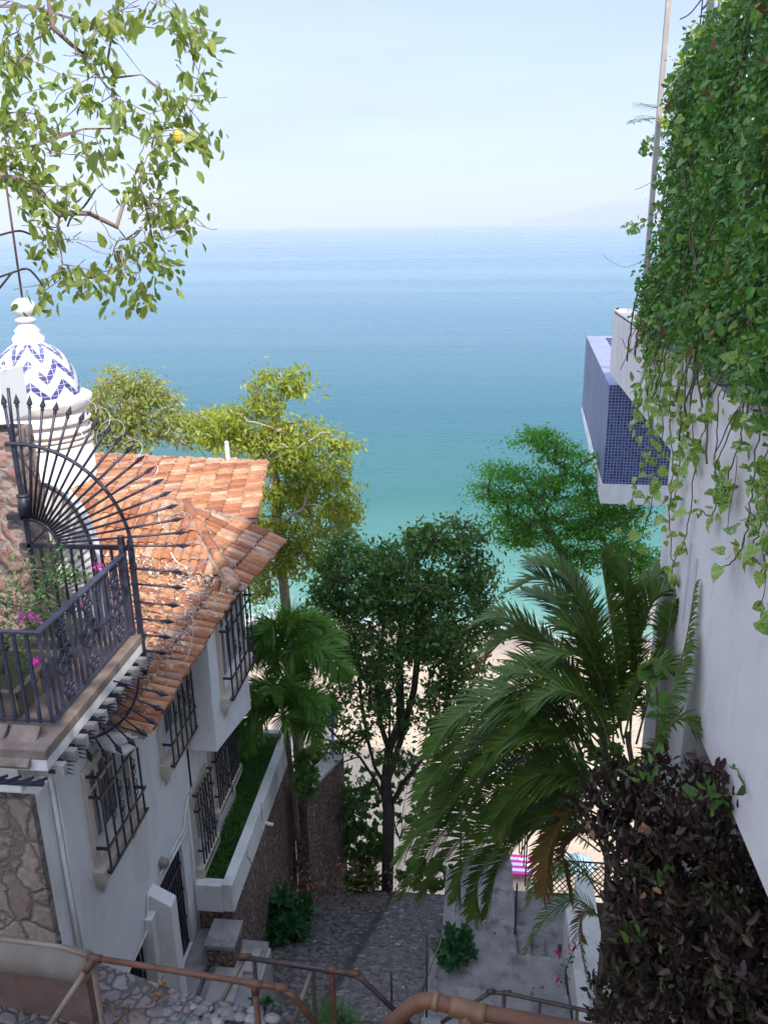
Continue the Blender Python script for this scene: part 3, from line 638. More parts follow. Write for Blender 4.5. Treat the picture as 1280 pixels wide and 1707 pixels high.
# litter on the roof
pos=[]
for _ in range(1500):
    u,v=random.random(),random.random()**.8; p=LE0*(1-u)+LE1*u+A(-1,0,sl_)*v*2.1; pos.append(p+Nrm*0+A(0,0,.09))
for _ in range(300):
    u=random.random(); p=(q1+A(-.35,-.0,.1))*(1-u)+A(-5.0,10.7,20.5)*u; pos.append(p+A(random.gauss(0,.1),random.gauss(0,.12),.08))
M_litter=leafmat('roof_litter',[(.25,.16,.10),(.45,.36,.28),(.62,.55,.46)],.05,.9)
lt=foliage('leaf_litter',np.array(pos),M_litter,None,.055,'small',(0,0,0),(0,0,3)); lt['kind']='stuff'; tag(lt,'dry leaf litter caught between the clay roof tiles','leaf litter')
# near stone front of the house (faces the camera)
mb=MB(); mb.box((-8,6.03,13.2),(-4.004,6.119,20.05)); mb.build('stone_facing',M_stoneH,house)
# ================================================================ BALCONY terrace
balc=thing('balcony','stained balcony slab with tiled lip projecting beside the clay roof','balcony',(-5,7,20.5))
mb=MB(); mb.box((-8,5.75,20.70),(-3.60,8.05,20.80)); mb.build('floor',M_slab,balc,bevel=.01)
mb=MB(); mb.box((-8,5.76,20.58),(-3.61,8.04,20.698)); mb.build('slab_edge',M_whiteB,balc,bevel=.01)
mb=MB(); mb.box((-8,5.86,20.25),(-3.95,6.0,20.578)); mb.box((-4.0,6.0,20.25),(-3.9,8.03,20.578)); mb.build('moulding',M_whiteB,balc,bevel=.02)
mb=MB()
for i in range(9):
    x=-3.75-i*.30; mb.prism([(x,5.72,20.62),(x-.27,5.72,20.62),(x-.27,6.02,20.84),(x,6.02,20.84)],(0,-.03,.045))
mb.build('lip_tile',M_slab,balc,bevel=.008)
mb=MB()
for i in range(11):
    y=5.85+i*.21; mb.box((-3.95,y,20.46),(-3.52,y+.07,20.579))
mb.build('bracket',mottled('grimy_bracket',(.26,.24,.23),(.46,.44,.42),5,.9,stain=(.12,.11,.10),stainscale=4),balc)
# railing of the balcony
rail=thing('balcony_railing','slate blue iron balcony railing with quatrefoil ornaments around the flower planters','railing',(-3.7,6.1,20.8))
RX=-3.7; RY0=6.10; RY1=7.90; RZ0=20.86; RZ1=21.74
def bar(mb,a,b,w=.012):
    mb.tube([a,b],w*1.35,4,smooth=False)
mb=MB(); mb.box((RX-.035,RY0-.03,RZ1-.012),(RX+.035,RY1,RZ1+.012)); mb.box((-7.5,RY0-.03,RZ1-.012),(RX-.036,RY0+.01,RZ1+.012)); mb.build('handrail',M_rail,rail,bevel=.004)
mb=MB(); mb.box((RX-.025,RY0,RZ0-.012),(RX+.025,RY1,RZ0+.012)); mb.box((-7.5,RY0-.012,RZ0-.01),(RX-.026,RY0+.012,RZ0+.012)); mb.build('bottom_rail',M_rail,rail,bevel=.003)
def baluster(p):
    mb=MB(); x,y=p; mb.box((x-.013,y-.013,RZ0-.02),(x+.013,y+.013,RZ1-.013)); mb.box((x-.021,y-.021,RZ0+.38),(x+.021,y+.021,RZ0+.41)); return mb.build('baluster',M_rail,rail)
for i in range(1,17): baluster((RX,RY0+(RY1-RY0)*i/17))
baluster((RX,RY0))
for i in range(1,13): baluster((RX-i*.115,RY0))
for i in range(3):
    mb=MB(); y=RY0+.33+i*.52+(0.1 if i==2 else 0)
    for z,s in ((RZ0+.45,.085),(RZ1-.14,.05),(RZ0+.14,.05)):
        for k in range(4):
            an=k*math.pi/2+math.pi/4 if s>.06 else k*math.pi/2; cy,cz=y+math.cos(an)*s,z+math.sin(an)*s
            mb.tube([(RX+.02,cy+math.cos(t)*s*.7,cz+math.sin(t)*s*.7) for t in np.linspace(0,2*math.pi,11)],.011,5)
        mb.box((RX+.012,y-.015,z-s*2),(RX+.026,y+.015,z+s*2))
    mb.build('ornament',M_rail,rail)
mb=MB(); mb.box((RX-.03,RY1-.03,20.62),(RX+.03,RY1+.03,21.95)); mb.build('corner_post',M_rail,rail,bevel=.004)
# far side railing under the fan
YF=7.93
for i in range(9):
    x=-4.62+i*.112
    mb=MB(); mb.box((x-.012,YF-.012,20.82),(x+.012,YF+.012,21.79)); mb.build('baluster',M_iron,rail)
mb=MB(); mb.box((-4.85,YF-.02,21.78),(-3.64,YF+.02,21.82)); mb.build('far_handrail',M_iron,rail)
for x,zs in ((-4.45,(21.66,)),(-3.85,(21.62,21.35,20.98))):
    mb=MB()
    for z in zs:
        for sg in (-1,1):
            mb.tube([(x+sg*(.012+.06*math.sin(t)) ,YF-.02,z-.05+.05*math.cos(t)+.02*t) for t in np.linspace(0,4.2,12)],.007,4)
    mb.build('scroll',M_iron,rail)
# sun-ray fan guard
fan=thing('fan_guard','black wrought iron sunburst of spear-tipped bars guarding the balcony end','security grille',(-4.72,YF,21.8))
FC=A(-4.72,YF,21.8)
def spear(a,b,r=.0135):
    mb=MB(); d=norm(np.array(b)-np.array(a)); L_=np.linalg.norm(np.array(b)-np.array(a)); a=np.array(a); tip=a+d*L_; hb=a+d*(L_-.11); hm=a+d*(L_-.085)
    mb.tube([a,hb],r,6); mb.tube([hb,hm,tip],[.016,.033,.002],4,smooth=False)
    mb.tube([hb-d*.02,hb-d*.005],.02,6); return mb.build('spike',M_iron,fan)
def arcpts(c,r,a0,a1,n=30): return [c+A(math.cos(t)*r,0,math.sin(t)*r) for t in np.linspace(a0,a1,n)]
nsp=19
for i in range(nsp):
    a=math.pi/2*1.02-(math.pi/2*1.02-R_(1.5))*i/(nsp-1); u=A(math.cos(a),0,math.sin(a))
    spear(FC+u*.30+A(0,.0,0),FC+u*(1.70+.06*math.cos(2*a)))
for (px,py) in ((307,954),(308,980),(301,1010),(292,1037),(287,1063),(281,1089)):
    p=ony(px,py,YF); spear(A(-3.66,YF,p[2]+.03),p)
mb=MB(); mb.tube(arcpts(FC+A(0,-.03,0),1.13,math.pi/2*1.05,0,34),.022,6); mb.build('outer_arc',M_iron,fan)
mb=MB(); mb.tube(arcpts(FC+A(0,0,0),.30,math.pi/2,0,14),.022,6); mb.tube([FC+A(-.02,0,0),FC+A(.22,0,.21)],.015,4); mb.tube([FC+A(0,0,0),FC+A(.32,0,0)],.018,4); mb.build('inner_arc',M_iron,fan)
mb=MB(); mb.box((-4.76,YF-.02,21.2),(-4.72,YF+.02,23.1)); mb.tube([(-4.73,YF,22.9),(-4.70,YF,23.5)],.016,6); mb.build('side_bar',M_iron,fan)
mb=MB(); mb.box((-3.64,YF-.03,20.3),(-3.59,YF+.02,21.9)); mb.build('post',M_iron,fan)
YL=7.12; FL=ony(88,1108,YL)
for i in range(9):
    a=-R_(14)-i*R_(9); u=A(math.cos(a),0,math.sin(a)); r0__=min((20.56-FL[2])/u[2] if u[2]<0 else 9,(-3.60-FL[0])/max(u[0],.01)); spear(FL+u*max(.2,r0__),FL+u*(1.17+.06*math.cos(a)),.010)
mb=MB(); mb.tube([p for p in arcpts(FL,.90,-.1,-math.pi/2*.98,30) if p[2]<20.57 or p[0]>-3.6],.014,6); mb.build('lower_arc',M_iron,fan)
# spike clusters under the slab edge
for i in range(9):
    y=5.9+i*.235; g=MB()
    for k in range(4):
        dz=(k-2)*.022; g.tube([(-3.62,y,20.53),(-3.54,y+.02*k,20.53+dz),(-3.46,y+.015*k,20.53+dz*1.6)],[.010,.010,.002],4,smooth=False)
    g.box((-3.66,y-.06,20.50),(-3.60,y+.1,20.54))
    tag(g.build('anti_climb_spikes',M_iron),'black iron spike cluster under the balcony slab edge','spikes','iron spike clusters under the balcony slab')
g=MB()
for k in range(16): x=-3.7-k*.12; g.tube([(x+.1,5.72,20.55),(x-.02,5.66,20.52),(x-.1,5.62,20.53)],[.014,.02,.002],4,smooth=False)
g.box((-5.8,5.66,20.50),(-3.62,5.699,20.53)); tag(g.build('spike_strip',M_iron),'dark strip of flat spikes along the near edge of the balcony slab','spikes')
# razor wire coil
rz=thing('razor_wire','thin silver razor wire looping past the sunburst spear tips','razor wire',(-3.2,7.95,21))
mb=MB(); pts=[]; ctr=[ony(*p,7.98) for p in ((130,690),(170,720),(230,780),(272,840),(300,890),(318,940),(312,990),(300,1030),(292,1065),(285,1090))]
cc=bez(ctr,36)
for i in range(300):
    u=i/299*(len(cc)-1); j=min(int(u),len(cc)-2); c=cc[j]*(1-u+j)+cc[j+1]*(u-j); t=i*.36; r=.17+.03*math.sin(i*.05)
    pts.append(c+A(math.cos(t)*r,math.sin(t)*.08+.05,math.sin(t)*r*.8))
mb.tube(pts,.0035,4)
for i in range(0,298,4): 
    p=pts[i]; q=pts[i+1]; d=norm(q-p); mb.tube([p+A(0,0,.014),p,p-A(0,0,.014)],[.0006,.005,.0006],4)
M_wire=mottled('razor_steel',(.42,.42,.45),(.6,.6,.62),20,.4,metal=.7); mb.build('wire',M_wire,rz)
# pillar, upper white block, small white column, curved parapet behind
pil=thing('stone_pillar','pink stone pillar with white plastered head beside the sunburst grille','pillar',(-5.4,8.2,20))
mb=MB(); p=ony(22,720,7.95); mb.box((-8,7.96,20.78),(-4.77,8.4,23.02)); mb.build('shaft',M_stoneP,pil)
mb=MB(); mb.prism([(-8,7.93,22.93),(-4.79,7.93,23.12),(-4.79,7.93,23.66),(-8,7.93,23.56)],(0,.5,0)); mb.build('head',M_white,pil,bevel=.01)
mb=MB(); mb.box((-5.6,7.0,20.8),(-4.96,7.2,21.95)); mb.tube([(-5.25,7.5,22.2),(-5.25,7.5,22.5)],.25,14); tag(mb.build('white_column',M_white,bevel=.02),'white plastered stub wall at the left edge behind the planters','wall')
par=[ony(*p,8.9) for p in ((40,812),(60,806),(80,808),(105,822),(128,850),(148,890),(163,940),(168,1000),(172,1120),(60,1120))]
mb=MB(); mb.prism(par,(0,.18,0)); tag(mb.build('curved_parapet',M_white),'white curved-top parapet wall behind the sunburst grille','wall')
mb=MB(); par2=[p+A(0,-.012,0) for p in par[:8]]; mb.tube(par2,.022,5); tag(mb.build('parapet_cable',M_pipeD),'grey cable following the top of the curved white parapet','cable')
# camera / lamp on the pillar
lp=thing('wall_spotlight','small black spotlight on a bracket fixed to the pink stone pillar','lamp',ony(38,850,7.85))
c=ony(40,842,7.8); mb=MB(); mb.tube([c+A(0,0,-.1),c+A(.01,0,.1)],.06,12); mb.tube([c+A(.01,0,.1),c+A(.01,0,.115)],.068,12); mb.build('housing',M_iron,lp)
mb=MB(); c2=ony(22,862,7.85); mb.box(c2+A(-.06,-.02,-.03),c2+A(.1,.05,.03)); mb.build('bracket',M_iron,lp)
# bromeliads on the pillar head
pos=np.array([A(random.uniform(-5.5,-4.85),random.uniform(8,8.3),23.62) for _ in range(160)])
P_,Fa,k=leaflets(pos,rdir(160,(0,0,.8)),rdir(160),np.full(160,.14)*(.6+.6*RNG.random(160)),np.full(160,.016),np.full(160,.2))
tag(npmesh('spiky_plant',P_,Fa,np.repeat(RNG.random(160),k),leafmat('spiky_leaf',[(.03,.025,.02),(.06,.05,.03),(.08,.09,.04)],.1)),'dark spiky plants growing on the white pillar head','plant')
# planters with bougainvillea
M_terr=mottled('planter_terracotta',(.13,.09,.07),(.24,.18,.14),6,.9,.6,.01,stain=(.16,.17,.11))
M_moss=mottled('mossy_soil',(.035,.045,.015),(.07,.08,.03),20,.95,1,.02)
def planter(c,sx,sy,h,label,flow,ntw,sc_=1):
    t=thing('flower_planter',label,'planter',c); x,y,z=c; rim=.045
    mb=MB(); 
    for (a,b) in (((x-sx,y-sy),(x+sx,y-sy+rim)),((x-sx,y+sy-rim),(x+sx,y+sy)),((x-sx,y-sy+rim+.001),(x-sx+rim,y+sy-rim-.001)),((x+sx-rim,y-sy+rim+.001),(x+sx,y+sy-rim-.001))): mb.box((*a,z),(*b,z+h))
    mb.build('trough',M_terr,t,bevel=.008)
    mb=MB(); mb.box((x-sx-.02,y-sy-.02,z+h-.06),(x+sx+.02,y-sy-.001,z+h+.005)); mb.box((x+sx+.001,y-sy-.02,z+h-.06),(x+sx+.02,y+sy+.02,z+h+.005)); mb.build('rim',M_coping,t,bevel=.006)
    mb=MB(); mb.box((x-sx+rim,y-sy+rim,z+.02),(x+sx-rim,y+sy-rim,z+h-.04)); mb.build('soil',M_moss,t)
    b=thing('bougainvillea',flow,'plant',(x,y,z+h-.04))
    tr=[(x-.05,y,z+h-.05),(x-.02,y,z+h+.12),(x+.03,y+.03,z+h+.25)]; tg=[A(x,y,z+h+.35*sc_)+A(random.gauss(0,.22),random.gauss(0,.16),random.gauss(.05,.17))*sc_ for _ in range(ntw)]
    nd,pr_,en=skeleton(tr,tg,.2); limbs('stem',nd,pr_,.004,.022,M_trunk,b)
    T=np.array(tg); pos=np.repeat(T,34,0)+RNG.normal(size=(len(T)*34,3))*.06; foliage('leaves',pos,leafmat('boug_leaf',[(.03,.10,.03),(.06,.16,.04),(.14,.22,.05)],.3),b,.036,'oval',(0,0,0),(0,0,.8))
    return b,T
bA,T=planter((-4.38,6.62,20.8),.30,.40,.26,'long terracotta planter in the near corner of the balcony','bougainvillea with two magenta flower heads in the near balcony planter',26)
fp=[ony(35,1028,6.35),ony(56,1030,6.4),ony(60,1106,6.4)]
pos=np.concatenate([p+RNG.normal(size=(26,3))*.022 for p in fp]); foliage('flower',pos,L_mag,bA,.03,'oval',(0,0,.5),(0,-.5,.5))
bB,T=planter((-4.33,7.45,20.8),.27,.26,.28,'square terracotta planter near the far corner of the balcony','taller bougainvillea in the far balcony planter in front of the sunburst',30,1.15)
fp=[ony(165,945,7.5),ony(138,1012,7.5),ony(146,1010,7.45)]
pos=np.concatenate([p+RNG.normal(size=(20,3))*.022 for p in fp]); foliage('flower',pos,L_mag,bB,.03,'oval',(0,0,.5),(0,-.5,.5))
# ================================================================ dome tower
def domemat():
    m,n,b=newmat('dome_mosaic'); v=obj_co(n); s=N(n,'ShaderNodeSeparateXYZ'); n.links.new(v,s.inputs[0])
    def mth(op,a,b_=None,c=None):
        q=N(n,'ShaderNodeMath',operation=op)
        for i,x in enumerate((a,b_,c)):
            if x is None: continue
            if isinstance(x,(int,float)): q.inputs[i].default_value=x
            else: n.links.new(x,q.inputs[i])
        return q.outputs[0]
    ang=mth('ARCTAN2',s.outputs[1],s.outputs[0]); K=8
    a=mth('MULTIPLY',ang,K/(2*math.pi)); tri=mth('MULTIPLY',mth('ABSOLUTE',mth('SUBTRACT',mth('FRACT',a),.5)),2.)
    h=mth('MULTIPLY',s.outputs[2],2.9)
    z=mth('FRACT',mth('ADD',mth('ADD',h,mth('MULTIPLY',tri,.85)),.35)); blue=mth('LESS_THAN',z,.40)
    # tile grout
    g1=mth('FRACT',mth('MULTIPLY',a,4)); g2=mth('FRACT',mth('MULTIPLY',h,4.))
    gr=mth('MAXIMUM',mth('LESS_THAN',g1,.07),mth('LESS_THAN',g2,.07))
    cid=N(n,'ShaderNodeTexWhiteNoise',noise_dimensions='2D'); cv=N(n,'ShaderNodeCombineXYZ'); n.links.new(mth('FLOOR',mth('MULTIPLY',a,4)),cv.inputs[0]); n.links.new(mth('FLOOR',mth('MULTIPLY',h,4.)),cv.inputs[1]); n.links.new(cv.outputs[0],cid.inputs['Vector'])
    bl=ramp(n,cid.outputs['Value'],[(0,(.045,.042,.14)),(.6,(.065,.06,.22)),(1,(.12,.115,.30))])
    wh=ramp(n,cid.outputs['Value'],[(0,(.50,.49,.45)),(1,(.62,.61,.57))])
    col=mix(n,blue,wh,bl); col=mix(n,gr,col,(.62,.62,.62)); n.links.new(col,b.inputs['Base Color']); b.inputs['Roughness'].default_value=.28; return m
TX,TY=-7.78,14.0
tw=thing('dome_tower','white belvedere with a blue and white zigzag tiled dome and ball finial','tower',(TX,TY,22.22))
mb=MB(); prof=[(.76*math.sin(t),.98*math.cos(t)) for t in np.linspace(math.pi/2,.14,16)]; mb.lathe(prof,(0,0,0),40); dm=mb.build('dome',domemat(),tw); dm.location=(0,0,0)
mb=MB(); z=22.22
mb.lathe([(.0,-.24),(.84,-.24),(.86,-.18),(.92,-.10),(.93,-.02),(.86,.02),(.76,.03),(0,.04)],(TX,TY,z),40); mb.build('cornice',M_whiteB,tw)
mb=MB(); mb.lathe([(.84,-2.6),(.84,-.75),(.80,-.72),(.80,-.242)],(TX,TY,z),36); mb.build('drum',M_white,tw)
mb=MB()
for q in (-.60,-.70,-.80,-.42): mb.lathe([(.82,q-.03),(.87,q-.02),(.87,q+.02),(.82,q+.03)],(TX,TY,z),36)
mb.build('moulding',M_stoneTrim,tw)
mb=MB(); mb.lathe([(.26,.90),(.27,1.02),(.20,1.10),(.22,1.14),(.14,1.22),(.13,1.27),(.17,1.29),(.17,1.33),(.12,1.36),(.12,1.38)],(TX,TY,z),16); mb.lathe([(.02,1.36)]+[(.2*math.sin(t),1.52-.165*math.cos(t)) for t in np.linspace(.4,math.pi-.01,14)],(TX,TY,z),22); mb.build('finial',M_white,tw)
mb=MB(); mb.tube([(TX,TY,z+1.66),(TX+.02,TY,z+3.9)],.018,6); mb.build('rod',M_rust,tw)
mb=MB(); mb.box((-12,13.2,15),(-6.9,15.2,20.1)); mb.box((-7.6,9.3,15),(-5.6,12.0,20.3)); tag(mb.build('neighbour_block',M_white),'plain white block carrying the domed tower beyond the roof','building')
# ================================================================ planter bed, retaining walls, steps by the door
pl=thing('raised_bed','long raised garden bed with white coping on a rough stone retaining wall','raised bed',(-3.5,10,14))
BT=15.9; BX=-3.42
mb=MB(); mb.box((-4.74,11.76,12),(-3.987,13.39,BT-.28)); mb.box((-3.985,9.66,12),(BX-.1,13.4,BT-.28)); mb.build('soil',M_moss,pl)
mb=MB(); mb.box((BX-.16,9.52,BT-.5),(BX,13.52,BT)); mb.box((-3.99,9.50,BT-.5),(BX-.162,9.66,BT-.02)); mb.box((-4.76,13.40,BT-.5),(BX-.162,13.52,BT-.01)); mb.build('coping',M_white,pl,bevel=.012)
mb=MB(); mb.box((-3.99,9.53,9.6),(BX-.03,13.5,BT-.502)); mb.build('stone_wall',M_stoneR,pl)
mb=MB(); mb.tube([(BX,11.4,BT-.42),(BX+.14,11.4,BT-.45)],.03,8); mb.build('drain_spout',M_white,pl)
n=26000; pos=np.stack([RNG.uniform(-3.97,BX-.15,n),RNG.uniform(9.66,13.38,n),BT-.30+RNG.random(n)*.16+.05*np.sin(RNG.uniform(0,6,n))],1)
hh=np.sin(pos[:,0]*7+pos[:,1]*3)*.03+np.sin(pos[:,1]*5.3)*.04; pos[:,2]+=hh
n2_=9000; pos=np.concatenate([pos,np.stack([RNG.uniform(-4.7,-3.97,n2_),RNG.uniform(11.77,13.4,n2_),BT-.27+RNG.random(n2_)*.15],1)])
g=foliage('ground_cover',pos,L_grass,None,.032,'oval',(0,0,.6),(0,0,.7)); g['kind']='stuff'; tag(g,'dense low green ground cover filling the raised bed','ground cover')
mb=MB()
for (px,py) in ((478,1247),(483,1290),(434,1340),(412,1420)):
    p=onx(px,py,BX+.01); pts=[p]
    for k in range(7): pts.append(pts[-1]+A(.004,random.uniform(-.05,.05),-.045))
    mb.tube(pts,.003,4)
    for q in pts: mb.blob(q+A(.008,random.uniform(-.02,.02),0),(.006,.014,.012))
tag(mb.build('creeper',M_vst),'thin creeper trailing over the white coping of the raised bed','plant')
M_slabL=mottled('pale_paving_slab',(.30,.285,.28),(.42,.40,.39),4,.9,.4,.008,stain=(.2,.19,.18),stainscale=2)
# second retaining wall
wb0=onramp(520,1508); wb1=onramp(580,1460); d_=wb1-wb0
w2=thing('retaining_wall','second rough reddish stone retaining wall beyond the raised bed','wall',(wb0[0],wb0[1],14))
mb=MB(); topz=16.4; n2=A(-.28,.12,0)
W2T=ony(578,1262,wb1[1])[2]; W2U=ony(518,1330,wb0[1])[2]
P0=[wb0+A(0,0,-.5),wb1+A(0,0,-.5),A(wb1[0],wb1[1],W2T),A(wb0[0],wb0[1],W2U)]; mb.prism(P0,n2); mb.build('stonework',M_stoneR,w2)
mb=MB(); mb.prism([P0[3]+A(0,0,.003),P0[2]+A(0,0,.003),P0[2]+A(0,0,.07),P0[3]+A(0,0,.07)],n2*1.05); mb.build('coping',M_whiteB,w2)
# blocks outside the door
mb=MB(); mb.box((-3.99,8.2,14.0),(-3.68,10.3,15.05)); struct(mb.build('door_walkway',M_conc,bevel=.01))
bl=thing('stepped_block_wall','stepped concrete block wall with pale slabs beside the house door','wall',(-3.4,9.3,14))
mb=MB(); mb.box((-3.68,8.98,13.5),(-3.30,9.40,15.28)); mb.build('pier',M_stoneR,bl)
mb=MB(); mb.box((-3.71,8.94,15.282),(-3.27,9.44,15.35)); mb.build('pier_cap',M_conc,bl,bevel=.01)
mb=MB(); mb.box((-3.66,7.6,13.5),(-2.92,9.50,14.93)); mb.build('base',M_conc,bl,bevel=.02)
mb=MB(); mb.box((-3.25,8.9,14.932),(-2.98,9.32,14.98)); mb.box((-3.55,8.4,14.932),(-3.15,8.95,14.975)); mb.build('slab',M_slabL,bl,bevel=.006)
mb=MB(); mb.box((-2.918,8.5,13.6),(-2.87,9.4,14.9)); mb.build('side_panel',M_slabL,bl)
# white parapet right of steps
pw=thing('stair_parapet','white plastered parapet beside the concrete steps under the palm','wall',(1.8,10,14))
mb=MB(); mb.box((1.56,7.4,13),(1.74,11.0,14.62)); mb.build('stone_base',M_whiteB,pw,bevel=.02)
mb=MB(); mb.box((1.745,7.4,13),(2.02,11.4,14.80)); mb.build('plaster',M_white,pw,bevel=.012)
mb=MB(); mb.box((2.03,5.0,13),(3.4,11.5,14.2)); struct(mb.build('garden_soil',M_soil))
# ================================================================ pipe railings
def pipe(mb,pts,r,n=10): mb.tube(pts,r,n)
def joint(mb,p,r): 
    p=np.array(p,float); mb.blob(p,(r,r,r),jit=0)
r1=thing('pipe_railing','rust brown pipe handrail with tan elbow on the stone landing at lower left','railing',onz(160,1597,20.3))
J=onz(158,1597,20.3); K=onz(425,1640,20.3); K2=onz(470,1647,20.28); K3=onz(540,1725,19.8); J2=onz(80,1715,20.0)
mb=MB(); pipe(mb,[J,(J+K)/2,K,K2],.021); mb.build('handrail',M_rust,r1)
mb=MB(); pipe(mb,[K2,K2+A(.08,-.03,-.02),K3],.022); mb.build('sloping_rail',M_rust,r1)
mb=MB(); pipe(mb,[K+A(0,0,-.03),K+A(0,0,-1.2)],.021); mb.build('post',M_rust,r1)
mb=MB(); pipe(mb,[J+A(-.02,0,-.03),J+A(-.02,0,-1.3)],.019); mb.build('post',M_pipeT,r1)
mb=MB(); pipe(mb,[J,J2],.020); mb.build('brace',M_pipeT,r1)
for p,d,e in ((J,norm(K-J),norm(J2-J)),(K,norm(K-J),A(0,0,-.8)),(K2,norm(K-J),None)):
    mb=MB(); mb.tube([np.array(p)-d*.05,np.array(p)+d*.05],.027,10)
    if e is not None: mb.tube([p,p+e*.1],.027,10)
    mb.build('fitting',M_rust,r1)
mb=MB(); pipe(mb,[J+A(-.03,0.02,-.02),onz(100,1578,20.33),onz(-30,1562,20.36)],.016); tag(mb.build('conduit_pipe',M_pipeT),'thin tan conduit running over the thick coping at lower left','pipe')
r2=thing('pipe_railing','dark brown pipe handrail in the middle, above the grass tuft','railing',onz(410,1600,18.4))
J=onz(408,1596,18.4); T1=onz(553,1618,18.4); T2=onz(590,1624,18.4); T3=onz(690,1715,17.7)
mb=MB(); pipe(mb,[J,T1,T2],.026); mb.build('handrail',M_pipeD,r2)
mb=MB(); pipe(mb,[T2,T2+A(.08,-.02,-.03),T3],.026); mb.build('sloping_rail',M_pipeD,r2)
mb=MB(); pipe(mb,[T1,T1+A(0,0,-4.2)],.028); mb.build('post',M_rust,r2)
for px,py in ((424,1605),(521,1618)):
    q=onz(px,py,18.35); mb=MB(); pipe(mb,[q,q+A(0,.02,-4)],.02); mb.build('post',M_pipeD,r2)
for (a,b) in (((408,1596),(335,1735)),((522,1612),(480,1730))):
    mb=MB(); pipe(mb,[onz(*a,18.38),onz(*b,17.9)],.024); mb.build('brace',M_pipeT,r2)
for p in (T1,T2,J): mb=MB(); mb.tube([p-A(.06,0,0),p+A(.06,.008,0)],.034,10); mb.build('fitting',M_rust,r2)
r3=thing('pipe_railing','thick coppery handrail with tee fitting nearest the camera at bottom centre','railing',onz(775,1690,23.1))
E1=onz(620,1735,22.95); E2=onz(692,1672,23.08); E3=onz(722,1668,23.1); E4=onz(780,1684,23.1); E5=onz(1100,1742,23.1)
mb=MB(); pipe(mb,[E1,E1*.25+E2*.75,E2*.9+E1*.1,E2+A(.004,0,-.002),E2*.7+E3*.3+A(0,0,.004),E3,E4,E5],.0205,14); mb.build('handrail',M_rust,r3)
d=norm(E4-E3); MF=mottled('copper_fitting',(.13,.06,.03),(.22,.125,.075),12,.55,.4,.003,metal=.3)
mb=MB(); mb.tube([E3,E3+d*.015],.0245,12); mb.build('fitting',MF,r3); mb=MB(); mb.tube([E4-d*.045,E4-d*.03,E4+d*.03,E4+d*.045],[.027,.0245,.0245,.027],12); mb.tube([E4,E4+A(0,0,-.06)],.0245,12); mb.build('fitting',MF,r3)
mb=MB(); pipe(mb,[E4,E4+A(0,0,-1.5)],.024,12); mb.build('post',M_rust,r3)
r4=thing('pipe_railing','slim dark railing crossing in front of the white stair parapet','railing',onz(820,1652,16.5))
E=[onz(735,1705,16.3),onz(818,1654,16.6),onz(845,1656,16.6),onz(1070,1705,16.6),onz(1200,1730,16.6)]
mb=MB(); pipe(mb,E,.024,8); mb.build('handrail',M_pipeD,r4)
for px,py in ((840,1657),(900,1668),(962,1682)):
    q=onz(px,py,16.58); mb=MB(); pipe(mb,[q,q+A(0,0,-2.3)],.018 if px>850 else .024,8); mb.build('post',M_pipeD,r4)
for p in (E[1],E[2]): mb=MB(); mb.tube([p-A(.05,0,0),p+A(.05,.01,0)],.032,8); mb.build('fitting',M_pipeD,r4)
for (px,py,pb,lab) in ((653,1622,1680,'short dark iron stake standing on the cobbled path'),(711,1560,1720,'thin upright pole beside the shrub at the step edge')):
    q=onz(px,pb-10,14.0); t_=ony(px,py,q[1]); mb=MB(); mb.tube([q+A(0,0,-.2),A(q[0],q[1],t_[2])],.016,6); mb.tube([A(q[0],q[1],t_[2]-.01),A(q[0],q[1],t_[2]+.005)],.02,6); tag(mb.build('iron_stake',M_pipeD),lab,'post')
mb=MB(); q=onz(700,1660,14.0); mb.tube([q,onz(742,1520,14.6)+A(0,-.4,.0)],.014,5); tag(mb.build('bamboo_cane',M_pipeT),'leaning tan cane propped against the shrub by the steps','cane')
# thick weathered coping at lower left with brown wall below
cw=thing('coped_wall','stub of brown wall with thick rounded weathered coping at bottom left','wall',(-3.2,3.4,19))
c0=onz(-120,1568,19.75); c1=onz(146,1612,19.75)
mb=MB(); dd_=norm(c1-c0); mb.tube([c0,c0+(c1-c0)*.5,c1-dd_*.05,c1+dd_*.02,c1+dd_*.06],[.125,.125,.12,.10,.03],16); mb.build('coping',M_coping,cw)
mb=MB(); nn=np.cross(dd_,A(0,0,1)); mb.prism([c0+A(0,0,-.05),c1+A(-.03,0,-.05),c1+A(-.03,0,-1.2),c0+A(0,0,-1.2)],-nn*.12 if nn[1]<0 else nn*.12); mb.build('masonry',mottled('brown_masonry',(.09,.05,.04),(.16,.10,.08),3,.9,.8,.03,stain=(.22,.09,.07),stainscale=2),cw)
# dead leaves on landing
pos=np.array([onz(random.gauss(200,25),random.gauss(1685,8),19.17) for _ in range(40)]+[onz(random.gauss(268,12),random.gauss(1648,6),19.17) for _ in range(18)])
o=foliage('dead_leaves',pos,L_dead,None,.06,'lance',(0,0,0),(0,0,1)); o['kind']='stuff'; tag(o,'curled dry leaves lying on the stone landing','leaf litter')
pos=np.stack([RNG.uniform(-3.2,-.8,500),RNG.uniform(11.2,12.3,500),np.full(500,14.03)],1)
o=foliage('fallen_leaves',pos,L_dead,None,.05,'oval',(0,0,0),(0,0,2)); o['kind']='stuff'; tag(o,'fallen brown leaves along the far end of the cobbled path','leaf litter')
pos=np.stack([RNG.uniform(-.5,1.4,110),RNG.uniform(9.1,12.3,110),np.full(110,Zt+.02)],1); pos[:,2]+=np.where(pos[:,1]<9.7,.12,0); pos=pos[(pos[:,0]<.78)|(pos[:,1]<10.45)]
o=foliage('step_leaves',pos,L_dead,None,.035,'oval',(0,0,0),(0,0,2)); o['kind']='stuff'; tag(o,'scattered brown leaves lying on the grey concrete steps','leaf litter')
